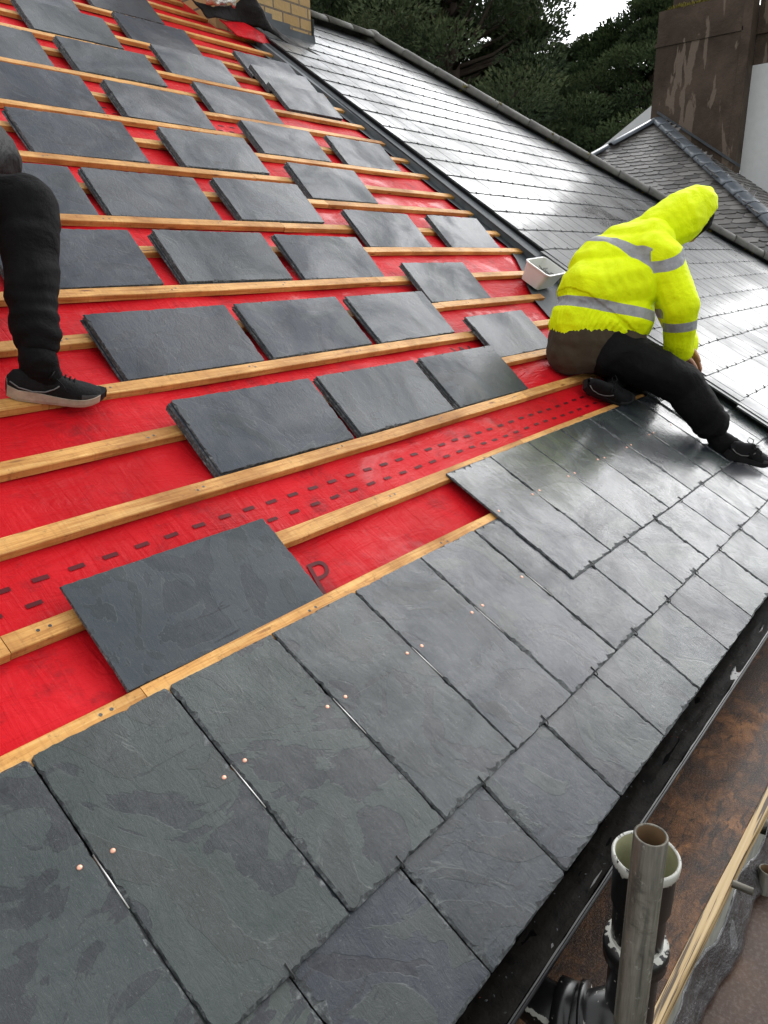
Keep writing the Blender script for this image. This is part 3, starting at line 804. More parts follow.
b.lathe([(.046, -1.2), (.046, -.06), (.048, .06), (.053, .075), (.055, .16), (.0585, .165), (.0595, .180), (.057, .184), (.053, .181), (.050, .08), (.042, .075), (.042, -.1)], X, Y, 40, [0] * 8 + [1] * 3)
o = b.obj('pipe_body', [M['soil'], M['soilin']], (X, Y, 0), soilp, smooth=True)
b = MB(); b.lathe([(.047, -.065), (.058, -.060), (.060, -.035), (.0575, -.018), (.047, -.014)], X, Y, 40); b.obj('collar', M['soil'], (X, Y, 0), soilp, smooth=True)
b = MB(); b.tube([(X, Y, -.20), (X - .03, Y + .06, -.24), (X - .055, Y + .13, -.25), (X - .06, Y + .25, -.25)], .048, 24)
b.tube([(X - .045, Y + .09, -.248), (X - .052, Y + .125, -.25)], .064, 24); b.tube([(X - .035, Y + .065, -.243), (X - .038, Y + .075, -.245)], .067, 24)
b.obj('branch', M['soil'], (X, Y, -.22), soilp, smooth=True)
# inner boards: sheets of film faced ply between wall and scaffold
def board(name, x0, x1, yi, yo0, yo1, z, t, label, mats, lam):
    b = MB()
    n = 40; vs = []
    for i in range(n + 1):
        x = x0 + (x1 - x0) * i / n; yo = yo0 + (yo1 - yo0) * i / n
        w = .0015 * math.sin(i * 1.7)
        vs += [(x, yi, z), (x, yo + w, z), (x, yo + w - .002, z - .003), (x, yo + w + .001, z - t), (x, yi, z - t)]
    b.add(vs, [(5 * i + k, 5 * i + 5 + k, 5 * i + 6 + k, 5 * i + 1 + k) for i in range(n) for k in range(4)] + [(0, 1, 2, 3, 4), tuple(5 * n + q for q in (4, 3, 2, 1, 0))])
    for idx in range(n): 
        b.m[idx * 4 + 1] = 0; b.m[idx * 4 + 2] = 1
    o = b.obj(name, mats, ((x0 + x1) / 2, yi, z), None, label=label, category='plywood'); return o
board('plywood_sheet', .2, 6.5, -.045, -.357, -.475, -.35, .016, 'wet brown plywood sheet beside the gutter, edged by a pale batten', [M['ply'], M['plyedge']], 1)
pt = MB(); n = 60; vs = []
for i in range(n + 1):
    x = .2 + 6.3 * i / n; yo = -.3595 + (-.4775 + .3595) * i / n; w = .0012 * math.sin(i * 1.3)
    vs += [(x, yo, -.353), (x, yo - .023 + w, -.3545), (x, yo - .025 + w, -.358), (x, yo - .025 + w, -.398), (x, yo, -.398)]
pt.add(vs, [(5 * i + k, 5 * i + 5 + k, 5 * i + 6 + k, 5 * i + 1 + k) for i in range(n) for k in range(4)] + [(0, 1, 2, 3, 4), tuple(5 * n + q for q in (4, 3, 2, 1, 0))])
pt.obj('edge_batten', M['plyedge'], (3.3, -.40, -.37), None, label='pale split timber batten along the outer edge of the brown plywood', category='batten')
board('scaffold_deck', .0, 9., -1.7, -.375, -.62, -.50, .04, 'broad grimy brown scaffold deck at bottom right of the photo', [M['ply2'], M['ply2']], 1)['category'] = 'scaffold deck'
drape('plastic_sheeting', ([(1.0, -.452, -.480), (1.6, -.465, -.480), (2.3, -.487, -.48), (3.6, -.54, -.48)], [(1.0, -.402, -.405), (1.6, -.414, -.405), (2.3, -.436, -.405), (3.6, -.49, -.405)]), M['plastic_sheet'], .020, 2,
      'crumpled grimy plastic sheeting between the ply sheets and the scaffold deck', 'plastic sheeting', 120, .001)

# ------------------------------------------------------------------ far hipped house, rendered chimney wall, white gable
PK = Vector((15.5, 5.2, 3.74)); PT = .70
fb = (18, 5.2, -5.5)
far = thing('far_house', fb, 'hipped slate house roof with blue-grey ridge tiles behind the finished roof', 'house')
cs = 1 / math.sqrt(1 + PT * PT); sn = PT * cs
RUN = 5.2
def fieldm(o, x, y): x = Vector(x).normalized(); y = Vector(y).normalized(); z = x.cross(y); return Matrix.Translation(o) @ Matrix((x, y, z)).transposed().to_4x4()
L = RUN / cs
# front (-X facing): eaves parallel to Y; local x = -Y direction, local y = up slope
mF = fieldm(PK + Vector((-RUN, 0, -PT * RUN)), (0, -1, 0), (1, 0, PT))
tiles('front_slates', mF, lambda x, y: abs(x) < (L - y) * cs + .02, -RUN - .2, RUN + .2, 0, L - .05, .26, .125, .014, M['far'], far, 5, .016, .05)
# side (-Y facing)
mS = fieldm(PK + Vector((0, -RUN, -PT * RUN)), (1, 0, 0), (0, 1, PT))
tiles('side_slates', mS, lambda x, y: x > -(L - y) * cs - .02 and x < 1.2, -RUN - .2, 1.4, 0, L - .05, .26, .125, .014, M['far'], far, 6, .012, .04)
b = MB(); zb = PK.z - PT * RUN
cnr = [(PK.x - RUN, PK.y + RUN, zb), (PK.x - RUN, PK.y - RUN, zb), (26, PK.y - RUN, zb), (26, PK.y + RUN, zb)]
b.add(cnr + [PK, (26, PK.y, PK.z)], [(0, 1, 4), (1, 2, 5, 4), (3, 0, 4, 5)])
dz = Vector((0, 0, -.012)); b.v = [v + dz for v in b.v]
b.obj('roof_deck', M['far'], fb, far); 
b = MB(); b.box((PK.x - RUN + .3, PK.y - RUN + .3, -5.5), (26, PK.y + RUN - .3, zb)); b.obj('wall', M['white'], fb, far)
half_tiles(PK + Vector((0, 0, .02)), PK + Vector((-RUN, -RUN, -PT * RUN + .02)), .13, 20, far, 'hip_tile', M['blueridge'], flat=.5, sides=4, gap=.06)
half_tiles(PK + Vector((0, 0, .02)), PK + Vector((-RUN, RUN, -PT * RUN + .02)), .13, 8, far, 'hip_tile', M['blueridge'], flat=.5, sides=4, gap=.06)
tb = (19, 2, -5.5)
tall = thing('rendered_building', tb, 'tall building with brown rendered chimney stack and white wall at top right', 'building')
b = MB(); b.box((15.62, 3.86, 2.0), (16.6, 5.38, 5.62)); b.box((15.60, 3.84, 5.03), (16.6, 5.40, 5.10)); b.box((15.70, 3.90, 5.62), (16.6, 5.16, 6.9))
b.box((15.60, 3.70, 2.0), (15.95, 3.857, 6.9)); 
b.obj('chimney_stack', M['brown'], tb, tall)
b = MB(); b.box((15.98, 2.3, 4.52), (19, 3.698, 6.3)); b.box((15.94, 2.3, 5.0), (16.2, 3.698, 5.08)); b.obj('brown_upper_wall', M['brown'], tb, tall)
b = MB(); b.box((15.96, 2.28, -5.5), (19, 3.698, 4.515)); b.obj('white_wall', M['white'], tb, tall)
b = MB(); b.hexa([(15.58, 3.6, 2.78), (15.61, 3.6, 2.78), (15.61, 5.25, 3.9), (15.58, 5.25, 3.9), (15.58, 3.6, 2.83), (15.61, 3.6, 2.83), (15.61, 5.25, 3.95), (15.58, 5.25, 3.95)]); b.obj('flashing', M['lead'], tb, tall)
mb = MB(); rn = random.Random(6)
for i in range(500):
    p = Vector((15.64 + rn.random() * .1, 4.2 + rn.betavariate(2, 2) * 1.1, 5.62)); a = rn.uniform(0, 6.28); c = Vector((math.cos(a), math.sin(a), 0)) * .025
    mb.add([p + c, p - c, p + Vector((rn.uniform(-.05, .02), rn.uniform(-.04, .04), rn.uniform(-.05, .09)))], [(0, 1, 2)])
mb.obj('moss', M['moss'], tb, tall)['kind'] = 'stuff'
gb = (24, 8, -5.5)
b = MB(); b.add([(22, 10.8, 2.2), (22, 10.6, 3.5), (22, 7.2, 5.65), (22, 3.8, 3.5), (22, 3.8, -5.5), (22, 10.8, -5.5), (28, 10.8, 2.2), (28, 10.6, 3.5), (28, 7.2, 5.5), (28, 3.8, 3.5), (28, 3.8, -5.5), (28, 10.8, -5.5)],
                [(0, 1, 2, 3, 4, 5), tuple(reversed(range(6, 12)))] + [(i, 6 + i, 6 + (i + 1) % 6, (i + 1) % 6) for i in range(6)])
o = b.obj('white_gable_house', M['white'], gb, None, label='plain white gable wall glimpsed left of the brown stack', category='house')

# ------------------------------------------------------------------ ground
b = MB(); b.add([(-400, -400, -5.5), (600, -400, -5.5), (600, 600, -5.5), (-400, 600, -5.5)], [(0, 1, 2, 3)]); b.obj('ground', M['ground'], (0, 0, -5.5), None, kind='structure')

# ------------------------------------------------------------------ trees
def tree_meshes(seed, H, Rd, n_cl=150, n_t=620):
    rn = random.Random(seed); g = np.random.default_rng(seed); tr = MB()
    tr.tube([(0, 0, 0), (.1, 0, H * .35), (-.1, .1, H * .7), (0, 0, H * .95)], [.5, .38, .22, .05], 10)
    P, Rn = [], []
    for i in range(n_cl):
        f = .24 + .76 * ((i + .5) / n_cl); z = H * f
        rad = Rd * (.72 + .28 * math.sin(f * 9 + seed)) * (1 if f < .70 else max(.16, (1 - f) / .30) ** .6)
        a = rn.uniform(0, 6.28); d = rad * (rn.uniform(.25, 1.) ** .6)
        c = Vector((math.cos(a) * d, math.sin(a) * d, min(z + rn.uniform(-.5, .5), H)))
        base = Vector((0, 0, max(H * .12, z - d * .45)))
        tr.tube([base, base.lerp(c, .55) + Vector((0, 0, -.2)), c], [.11, .07, .02], 5)
        sr = rn.uniform(.6, 1.25) * (1 if f < .85 else .75); tone = rn.uniform(-.2, .2)
        q = g.normal(size=(n_t, 3)); q /= np.linalg.norm(q, axis=1)[:, None]; q *= (g.uniform(.05, 1, n_t) ** .42)[:, None]
        p = np.array(c) + q * np.array([sr * 1.35, sr * 1.35, sr * .60])
        dr = q * np.array([1, 1, .4]) + np.stack([g.uniform(-.3, .3, n_t), g.uniform(-.3, .3, n_t), .5 + g.uniform(-.4, .4, n_t)], 1); dr /= np.linalg.norm(dr, axis=1)[:, None]
        sd = np.cross(dr, g.normal(size=(n_t, 3))); sd /= np.linalg.norm(sd, axis=1)[:, None]
        ln = g.uniform(.08, .21, n_t)[:, None]; wd = ln * .26; sd2 = np.cross(dr, sd)
        for s_ in (sd, sd2): P.append(np.stack([p - s_ * wd, p + s_ * wd, p + dr * ln], 1))
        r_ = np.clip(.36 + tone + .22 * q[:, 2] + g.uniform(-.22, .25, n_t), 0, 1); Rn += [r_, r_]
    P = np.concatenate(P).reshape(-1, 3); Rn = np.concatenate(Rn); nf = len(Rn)
    mc = bpy.data.meshes.new('crown'); mc.vertices.add(nf * 3); mc.vertices.foreach_set('co', P.ravel())
    mc.loops.add(nf * 3); mc.loops.foreach_set('vertex_index', np.arange(nf * 3, dtype=np.int32))
    mc.polygons.add(nf); mc.polygons.foreach_set('loop_start', np.arange(0, nf * 3, 3, dtype=np.int32)); mc.update(); mc.validate()
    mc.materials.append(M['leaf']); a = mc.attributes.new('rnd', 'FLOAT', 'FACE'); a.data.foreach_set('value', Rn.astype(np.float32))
    return mesh(tr.v, tr.f, M['bark'], smooth=True), mc
TV = [tree_meshes(1, 18, 5.0), tree_meshes(2, 18, 4.6), tree_meshes(3, 18, 5.4)]
TREES = [ # x, y, scale, variant, rot, label
 (30.2, 32.6, 1.45, 0, .3, 'evergreen tree mostly hidden behind the brick chimney'),
 (30.9, 28.4, 1.36, 1, 1.9, 'tall dark evergreen tree directly right of the brick chimney'),
 (37.0, 29.3, 1.50, 2, 4.1, 'tall evergreen tree second from the brick chimney, top out of frame'),
 (33.2, 22.3, 1.28, 0, 2.5, 'tall evergreen tree third from the brick chimney, top out of frame'),
 (38.8, 22.1, 1.09, 1, 5.2, 'evergreen tree at the left side of the sky gap'),
 (44.3, 22.1, 1.03, 2, .9, 'evergreen tree sloping down into the dip of the tree line under the sky'),
 (42.9, 18.8, 1.03, 0, 3.3, 'lowest evergreen tree in the dip where the sky shows'),
 (41.5, 15.6, 1.06, 1, 1.1, 'dark evergreen tree beside the brown chimney stack'),
 (50.5, 14.6, 1.08, 2, 2.2, 'evergreen tree standing behind the brown chimney stack')]
for x, y, sc, v, rt, lab in TREES:
    W = Matrix.Translation((x, y, -5.5)) @ Matrix.Rotation(rt, 4, 'Z') @ Matrix.Scale(sc, 4)
    t = thing('evergreen_tree', (0, 0, 0), lab, 'tree', 'evergreen trees behind the roofs', W=W)
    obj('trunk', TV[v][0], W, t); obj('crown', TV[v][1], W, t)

# ================================================================== PEOPLE
import numpy as np
def _ico(sub):
    bm = bmesh.new(); bmesh.ops.create_icosphere(bm, subdivisions=sub, radius=1.)
    v = np.array([tuple(x.co) for x in bm.verts]); f = np.array([[x.index for x in q.verts] for q in bm.faces]); bm.free(); return v, f
ICO2, ICO3 = _ico(2), _ico(3)
def blob(caps, voxel, smooth_it=6, ells=()):
    """union of tapered capsules [(p,q,rp,rq)] and ellipsoids [(c,(a,b,c),rot)] as one continuous surface (world space)"""
    Vs, Fs, n0 = [], [], 0
    for p, q, rp, rq in caps:
        p, q = Vector(p), Vector(q); n = min(40, max(1, int((q - p).length / (min(rp, rq) * .3))))
        for i in range(n + 1):
            t = i / n; Vs.append(ICO2[0] * (rp + (rq - rp) * t) + np.array(p.lerp(q, t))); Fs.append(ICO2[1] + n0); n0 += len(ICO2[0])
    for c, sc, rm in ells:
        Vs.append((ICO3[0] * np.array(sc)) @ np.array(rm).T + np.array(c)); Fs.append(ICO3[1] + n0); n0 += len(ICO3[0])
    me = bpy.data.meshes.new('tmp'); me.from_pydata(np.concatenate(Vs).tolist(), [], np.concatenate(Fs).tolist())
    o = bpy.data.objects.new('tmp', me); COL.objects.link(o)
    r = o.modifiers.new('r', 'REMESH'); r.mode = 'VOXEL'; r.voxel_size = voxel; r.use_smooth_shade = True
    s = o.modifiers.new('s', 'SMOOTH'); s.factor = .6; s.iterations = smooth_it
    dg = bpy.context.evaluated_depsgraph_get(); out = bpy.data.meshes.new_from_object(o.evaluated_get(dg))
    bpy.data.objects.remove(o); bpy.data.meshes.remove(me); return out
def wrinkle(me, amp, sc, seed=0, dirv=None, stretch=3.):
    n = [v.normal.copy() for v in me.vertices]
    for v, nn in zip(me.vertices, n):
        p = v.co.copy()
        if dirv is not None:
            d = Vector(dirv).normalized(); al = p.dot(d); p = (p - d * al) * (1 / stretch) + d * al
        q = noise.noise(p * sc + Vector((seed, 3, 1))); q2 = noise.noise(p * sc * 2.3 + Vector((seed, 9, 4)))
        ridge = (1 - abs(q) * 2.2)
        v.co += nn * amp * (ridge * .6 + q2 * .5)
def seg_t(p, a, b):
    a, b = Vector(a), Vector(b); d = b - a; t = (p - a).dot(d) / d.dot(d); tc = min(1, max(0, t)); return t, (p - (a + d * tc)).length, d.length
def put(name, me, mats, parent, org, **props):
    for m in (mats if isinstance(mats, list) else [mats]): me.materials.append(m)
    for v in me.vertices: v.co -= Vector(org)
    me.polygons.foreach_set('use_smooth', [True] * len(me.polygons))
    return obj(name, me, Matrix.Translation(org), parent, **props)
def hand_caps(w, d, palm_n, sc=1.):
    """hand from wrist w along d, palm facing palm_n: palm and five curled fingers"""
    w, d, pn = Vector(w), Vector(d).normalized(), Vector(palm_n).normalized(); sd = d.cross(pn).normalized(); caps = []
    for k in (-1, -.33, .33, 1):
        a = w + d * .01 + sd * k * .018 * sc; b_ = w + d * .085 * sc + sd * k * .029 * sc; caps.append((a, b_, .016, .0125))
    for k, ln in ((-1, .062), (-.33, .078), (.33, .084), (1, .074)):
        p = w + d * .088 * sc + sd * k * .029 * sc; l = ln * sc
        q = p + (d * .9 + pn * .42).normalized() * l * .48; r_ = q + (d * .45 + pn * .9).normalized() * l * .34; e = r_ + (pn + d * .0).normalized() * l * .25
        caps += [(p, q, .0095, .009), (q, r_, .009, .0082), (r_, e, .0082, .0072)]
    t0 = w + d * .025 * sc + sd * -.026 * sc; t1 = t0 + (-sd * .8 + d * .6 + pn * .35).normalized() * .042 * sc; t2 = t1 + (d * .85 + pn * .4 - sd * .2).normalized() * .034 * sc; t3 = t2 + (d * .8 + pn * .6).normalized() * .024 * sc
    caps += [(t0, t1, .0145, .0115), (t1, t2, .011, .0095), (t2, t3, .0095, .008)]
    return caps
def shoe(parent, heel, toe, up, name_sole_mat, L=.295, beige=False, label=None, side=1):
    """trainer: local x from heel to toe, z up"""
    x = (Vector(toe) - Vector(heel)).normalized(); z = Vector(up); z = (z - x * z.dot(x)).normalized(); y = z.cross(x)
    W = Matrix.Translation(heel) @ Matrix((x, y, z)).transposed().to_4x4()
    k = L / .295
    def outline(t):  # half width, centre offset along the foot
        hw = [(0, .020), (.03, .031), (.08, .034), (.14, .036), (.19, .043), (.225, .0435), (.255, .036), (.275, .025), (.288, .014), (.295, .004)]
        for (a, wa), (b_, wb) in zip(hw, hw[1:]):
            if t <= b_: return wa + (wb - wa) * (t - a) / (b_ - a)
        return .006
    top = [(0, .065), (.015, .090), (.05, .096), (.085, .092), (.12, .098), (.15, .086), (.19, .068), (.24, .055), (.275, .042), (.295, .028)]
    def toph(t):
        for (a, wa), (b_, wb) in zip(top, top[1:]):
            if t <= b_: return wa + (wb - wa) * (t - a) / (b_ - a)
        return .026
    def solez(t): return .0 + max(0, (t - .20)) ** 2 * 1.9 + max(0, .03 - t) * .25
    n = 34; m_ = 20; vs = []; ms = []
    for i in range(n + 1):
        t = .295 * (.5 - .5 * math.cos(math.pi * i / n)); hw = outline(t); th = toph(t); sz = solez(t) + .022
        bend = .008 * math.sin(t / .295 * math.pi) * side
        for j in range(m_ + 1):
            a = math.pi * j / m_; c, s = math.cos(a), math.sin(a)
            yy = hw * (abs(c) ** .75) * (1 if c > 0 else -1) * (1 - .28 * (s ** 2) * (1 if t < .2 else .6)); zz = sz + (th - sz) * (s ** .8 if s > 0 else 0)
            vs.append(Vector((t * k, (yy + bend) * k, zz * k)))
    fs = [(i * (m_ + 1) + j, (i + 1) * (m_ + 1) + j, (i + 1) * (m_ + 1) + j + 1, i * (m_ + 1) + j + 1) for i in range(n) for j in range(m_)]
    mi = []
    for i in range(n):
        t = .295 * (.5 - .5 * math.cos(math.pi * (i + .5) / n))
        for j in range(m_):
            g = 1 if ((j < 3 or j > m_ - 4) and t > .21) else 0
            mi.append(g)
    root = bpy.data.objects.new('shoe', mesh(vs, fs, [M['shoe'], M['shoegrey']], mi, True)); link(root, W, parent)
    if label: root['label'] = label
    vs = []
    for i in range(n + 1):
        t = .297 * (.5 - .5 * math.cos(math.pi * i / n)); hw = outline(t) + .004; sz = solez(t); bend = .008 * math.sin(t / .295 * math.pi) * side
        hgt = .026 + .012 * (.5 - .5 * math.tanh((t - .12) * 30))
        for yy, zz in ((-1, sz), (-1.04, sz + .010), (-.99, sz + hgt), (.99, sz + hgt), (1.04, sz + .010), (1, sz)):
            vs.append(Vector(((t - .001) * k, (yy * hw + bend) * k, zz * k)))
    fs = [(i * 6 + j, (i + 1) * 6 + j, (i + 1) * 6 + (j + 1) % 6, i * 6 + (j + 1) % 6) for i in range(n) for j in range(6)] + [tuple(range(6)), tuple(n * 6 + q for q in reversed(range(6)))]
    mi = [1 if (j == 5 or i > n - 7) else 0 for i in range(n) for j in range(6)] + [1, 0]
    obj('sole', mesh(vs, [tuple(reversed(f)) for f in fs], [name_sole_mat, M['sole_black']], mi, False), W, root)
    b = MB()
    for q in range(6):
        t = .120 + q * .014; h = toph(t) + .002; wv = .017
        b.tube([Vector((t * k, -wv * k, (h - .008) * k)), Vector(((t + .004) * k, 0, (h + .003) * k)), Vector(((t + .009) * k, wv * k, (h - .008) * k))], .0026 * k, 6)
    for sg in (-1, 1):
        b.tube([Vector((.118, 0, .092)) * k, Vector((.128, .024 * sg, .112)) * k, Vector((.118, .048 * sg, .108)) * k, Vector((.112, .040 * sg, .090)) * k, Vector((.120, .0, .092)) * k], .0023 * k, 6)
    b.tube([Vector((.118, -.012, .093)) * k, Vector((.150, -.045, .080)) * k, Vector((.165, -.055, .058)) * k], .002 * k, 6)
    obj('laces', mesh(b.v, b.f, M['shoe'], smooth=True), W, root)
    b = MB()
    for sg in (-1, 1):
        pl = [(.006, .020, .060), (.03, .0315, .048), (.07, .0345, .040), (.105, .0350, .043), (.13, .0335, .055), (.145, .030, .066)]
        b.tube([Vector((x * k, (y * sg + .008 * math.sin(x / .295 * math.pi) * side) * k, z * k)) for x, y, z in pl], .0022 * k, 6)
    obj('piping', mesh(b.v, b.f, M['piping'], smooth=True), W, root)
    return root

def make_person(J, label, jacket_mat, trouser_mat, jr, hood=False, bands=False, shirt=None, cuffs=1., vox=.009):
    org = RP(J['pel'][0], J['ps'], 0)
    p = thing('person', org, label, 'person')
    V = {k: Vector(v) for k, v in J.items() if isinstance(v, Vector) or (isinstance(v, tuple) and len(v) == 3 and isinstance(v[0], float | int))}
    # ---- body (head with face, neck, trunk, limbs, hands) as one surface
    hd = V['head']; fw = V['face_dir'].normalized(); upv = V['head_up'].normalized(); sd = fw.cross(upv).normalized()
    rotm = Matrix((sd, fw, upv)).transposed()
    caps = [(V['neck'], hd - upv * .05, .056, .056), (V['pel'], V['chest'], .125, .13), (V['chest'], V['neck'], .11, .06)]
    caps += [(hd - upv * .005 + fw * .098, hd + fw * .112 - upv * .035, .010, .015), (hd + fw * .075 - upv * .09, hd + fw * .06 - upv * .095, .035, .03)]
    for s_ in (-1, 1):
        caps += [(hd + sd * s_ * .078 + upv * .012, hd + sd * s_ * .080 - upv * .030, .013, .010), (hd + sd * s_ * .033 + fw * .082 + upv * .004, hd + sd * s_ * .030 + fw * .083 + upv * .004, .014, .014)]
    caps += [(hd + fw * .092 - upv * .063 - sd * .02, hd + fw * .092 - upv * .063 + sd * .02, .0085, .0085)]
    ells = [(hd, (.077, .098, .112), rotm)]
    for s_ in 'RL':
        caps += [(V['chest'].lerp(V['sh' + s_], .5), V['sh' + s_], .07, .055), (V['sh' + s_], V['el' + s_], .050, .038), (V['el' + s_], V['wr' + s_], .038, .027)]
        caps += [(V['pel'], V['hip' + s_], .11, .095), (V['hip' + s_], V['kn' + s_], .088, .055), (V['kn' + s_], V['an' + s_], .053, .032)]
        caps += [(V['an' + s_], V['toe' + s_].lerp(V['heel' + s_], .40) + V['fup' + s_] * .028, .027, .015)]
        caps += hand_caps(V['wr' + s_], V['hd' + s_], V['hn' + s_], 1.05)
    me = blob(caps, .006, 3, ells); put('body', me, M['skin'], p, org)
    # ---- trousers
    tc = [(V['pel'], V['hipR'], .13, .115), (V['pel'], V['hipL'], .13, .115)]
    for s_ in 'RL':
        b1, b2, b3 = J['leg']; tc += [(V['hip' + s_], V['kn' + s_], b1, b2), (V['kn' + s_], V['kn' + s_].lerp(V['an' + s_], J['hem']), b2, b3)]
    me = blob(tc, vox, 8); wrinkle(me, .015, 6, 2, V['anR'] - V['knR'], 1.7)
    for v in me.vertices:      # cloth bunched in rings above the hem, one crease under the knee
        for s_ in 'RL':
            t, d, L_ = seg_t(v.co, V['kn' + s_], V['an' + s_])
            if d < .16 and 0 < t < 1.05:
                f = min(1, max(0, (t - .45) / .3)); q = noise.noise(v.co * 6)
                v.co += v.normal * (.0032 * f * math.sin(t * L_ * 130 + 9 * q) - .004 * math.exp(-((t - .16) / .03) ** 2))
    put('trousers', me, trouser_mat, p, org)
    # socks
    sc_ = [(V['an' + s_] + (V['kn' + s_] - V['an' + s_]) * .2, V['an' + s_] - V['fup' + s_] * .01, .042, .040) for s_ in 'RL']
    for s_ in 'RL':
        me = blob([(V['an' + s_] + (V['kn' + s_] - V['an' + s_]) * .3, V['an' + s_] - V['fup' + s_] * .025, .054, .052), (V['an' + s_], V['toe' + s_].lerp(V['heel' + s_], .55) + V['fup' + s_] * .045, .053, .036)], .008, 3); wrinkle(me, .003, 30, 4); put('sock', me, M['black_cloth'], p, org)
    if shirt:
        me = blob(J['shirt'], vox, 8); wrinkle(me, .006, 9, 4); put('shirt', me, shirt, p, org)
    # ---- jacket
    me = blob(J['jacket'] + [(V['sh' + s_], V['el' + s_], jr[0], jr[1]) for s_ in 'RL'] + [(V['el' + s_], V['el' + s_].lerp(V['wr' + s_], .92), jr[1], jr[2]) for s_ in 'RL'], vox * .8, 5)
    if bands:
        sp0, sp1 = Vector(J['spine0']), Vector(J['spine1'])
        ax = (sp1 - sp0).normalized()
        for v in me.vertices:      # elasticated, gathered hem
            t, d, L_ = seg_t(v.co, sp0, sp1); al = t * L_
            r_ = v.co - sp0 - ax * al
            arm = min(seg_t(v.co, V['sh' + s_], V['el' + s_])[1] for s_ in 'RL')
            if al < .055 and arm > .14:
                a = math.atan2(r_.dot(ax.cross(Vector((0, 0, 1))).normalized()), r_.dot(Vector((0, 0, 1)) - ax * ax.z))
                v.co += v.normal * .0022 * math.sin(a * 44 + 2.5 * noise.noise(v.co * 9))
            if .048 < al < .075 and arm > .14: v.co -= v.normal * .007
    wrinkle(me, .011, 6.5, 6, (0.5, 0, 1), 1.8)
    vals = []
    if bands:
        for v in me.vertices:
            best = 1.
            co = v.co
            tR, dR, LR = seg_t(co, V['shR'], V['elR']); tR2, dR2, LR2 = seg_t(co, V['elR'], V['wrR'])
            tL, dL, LL = seg_t(co, V['shL'], V['elL'])
            dt = J['armtest'](co)
            if dt:
                al = tR * LR if dR < dR2 else LR + tR2 * LR2
                if min(dR, dR2) > min(dL, 9) : al = tL * LL
                for (bp, bn, hw) in J['armbands']: best = min(best, abs((co - Vector(bp)).dot(Vector(bn).normalized())) - hw)
            else:
                for (bp, bn, hw) in J['bodybands']:
                    q = (co - Vector(bp)).dot(Vector(bn).normalized()); best = min(best, abs(q) - hw)
            vals.append(.5 + best * 5)
    else: vals = [1.] * len(me.vertices)
    at = me.attributes.new('bd', 'FLOAT', 'POINT'); at.data.foreach_set('value', vals)
    put('jacket', me, jacket_mat, p, org)
    if hood:
        me = blob(J['hood'], .007, 6); wrinkle(me, .006, 9, 1)
        bm = bmesh.new(); bm.from_mesh(me); oc, orad = J['hood_open']; oc = Vector(oc)
        bmesh.ops.delete(bm, geom=[v for v in bm.verts if (v.co - oc).length < orad], context='VERTS'); bm.to_mesh(me); bm.free()
        at = me.attributes.new('bd', 'FLOAT', 'POINT'); at.data.foreach_set('value', [1.] * len(me.vertices))
        o = put('hood', me, jacket_mat, p, org); m = o.modifiers.new('s', 'SOLIDIFY'); m.thickness = .006; m.offset = -1
        me = blob([(hd, hd + fw * .025, .112, .105), (hd - upv * .02, hd + fw * .035 - upv * .06, .09, .075)], .01, 2); put('hood_shade_fill', me, M['black_cloth'], p, org)  # black shape over head and face stands in for shade inside the hood
    for s_ in 'RL':
        shoe(p, V['heel' + s_], V['toe' + s_], V['fup' + s_], J['sole'], J['sl'], side=1 if s_ == 'R' else -1)
    return p
NRM = Vector((0, -math.sin(TH), math.cos(TH)))
w = dict(
 ps=1.22, pel=(3.80, 1.02, .765), chest=(4.05, .93, 1.18), neck=(4.18, .84, 1.33), head=(4.335, .725, 1.425), face_dir=(.72, -.38, -.55), head_up=(.5, -.3, .8),
 shR=(3.975, .735, 1.19), elR=(3.955, .610, .960), wrR=(4.10, .645, .705), shL=(4.28, 1.02, 1.21), elL=(4.46, .84, .95), wrL=(4.28, .66, .72),
 hdR=(.45, -.35, -.8), hnR=(.3, -.3, -.8), hdL=(-.1, -.6, -.75), hnL=(-.3, -.3, -.7),
 hipR=(3.80, .91, .735), knR=(3.925, .560, .575), anR=(3.99, .325, .272), hipL=(3.88, 1.04, .735), knL=(4.22, .74, .60), anL=(3.93, .90, .565),
 heelR=(3.955, .315, .208), toeR=(4.190, .145, .128), fupR=NRM, heelL=(3.575, .950, .575), toeL=(3.815, .775, .475), fupL=Vector((-.35, -.75, .45)).normalized(),
 sole=M['sole_black'], sl=.305,
 spine0=(3.76, 1.0, .84), spine1=(4.16, .86, 1.33),
 jacket=[((3.735, 1.06, .885), (3.90, .885, .90), .165, .165), ((3.80, 1.03, 1.03), (3.93, .87, 1.07), .185, .165), ((3.92, 1.04, 1.15), (4.02, .86, 1.20), .175, .15), ((4.05, .98, 1.24), (4.06, .84, 1.27), .15, .13), ((4.10, .92, 1.29), (4.24, .80, 1.37), .12, .11),
         ((3.98, .80, 1.22), (3.975, .735, 1.19), .12, .11), ((4.2, 1.0, 1.25), (4.28, 1.02, 1.21), .11, .10)],
 shirt=[((3.73, 1.06, .80), (3.88, .90, .80), .165, .155), ((3.70, 1.08, .74), (3.83, .93, .745), .140, .13)],
 hood=[((4.15, .85, 1.33), (4.27, .765, 1.40), .125, .140), ((4.27, .765, 1.40), (4.35, .72, 1.45), .140, .122), ((4.35, .72, 1.47), (4.415, .68, 1.525), .095, .035), ((4.36, .70, 1.42), (4.40, .67, 1.37), .10, .07)],
 hood_open=((4.425, .62, 1.315), .140),
 leg=(.138, .108, .086), hem=.70, armtest=lambda c: False, armbands=[((3.975, .72, 1.205), (-.42, .05, .9), .026), ((3.98, .605, .86), (-.12, .05, .95), .025)], bodybands=[])
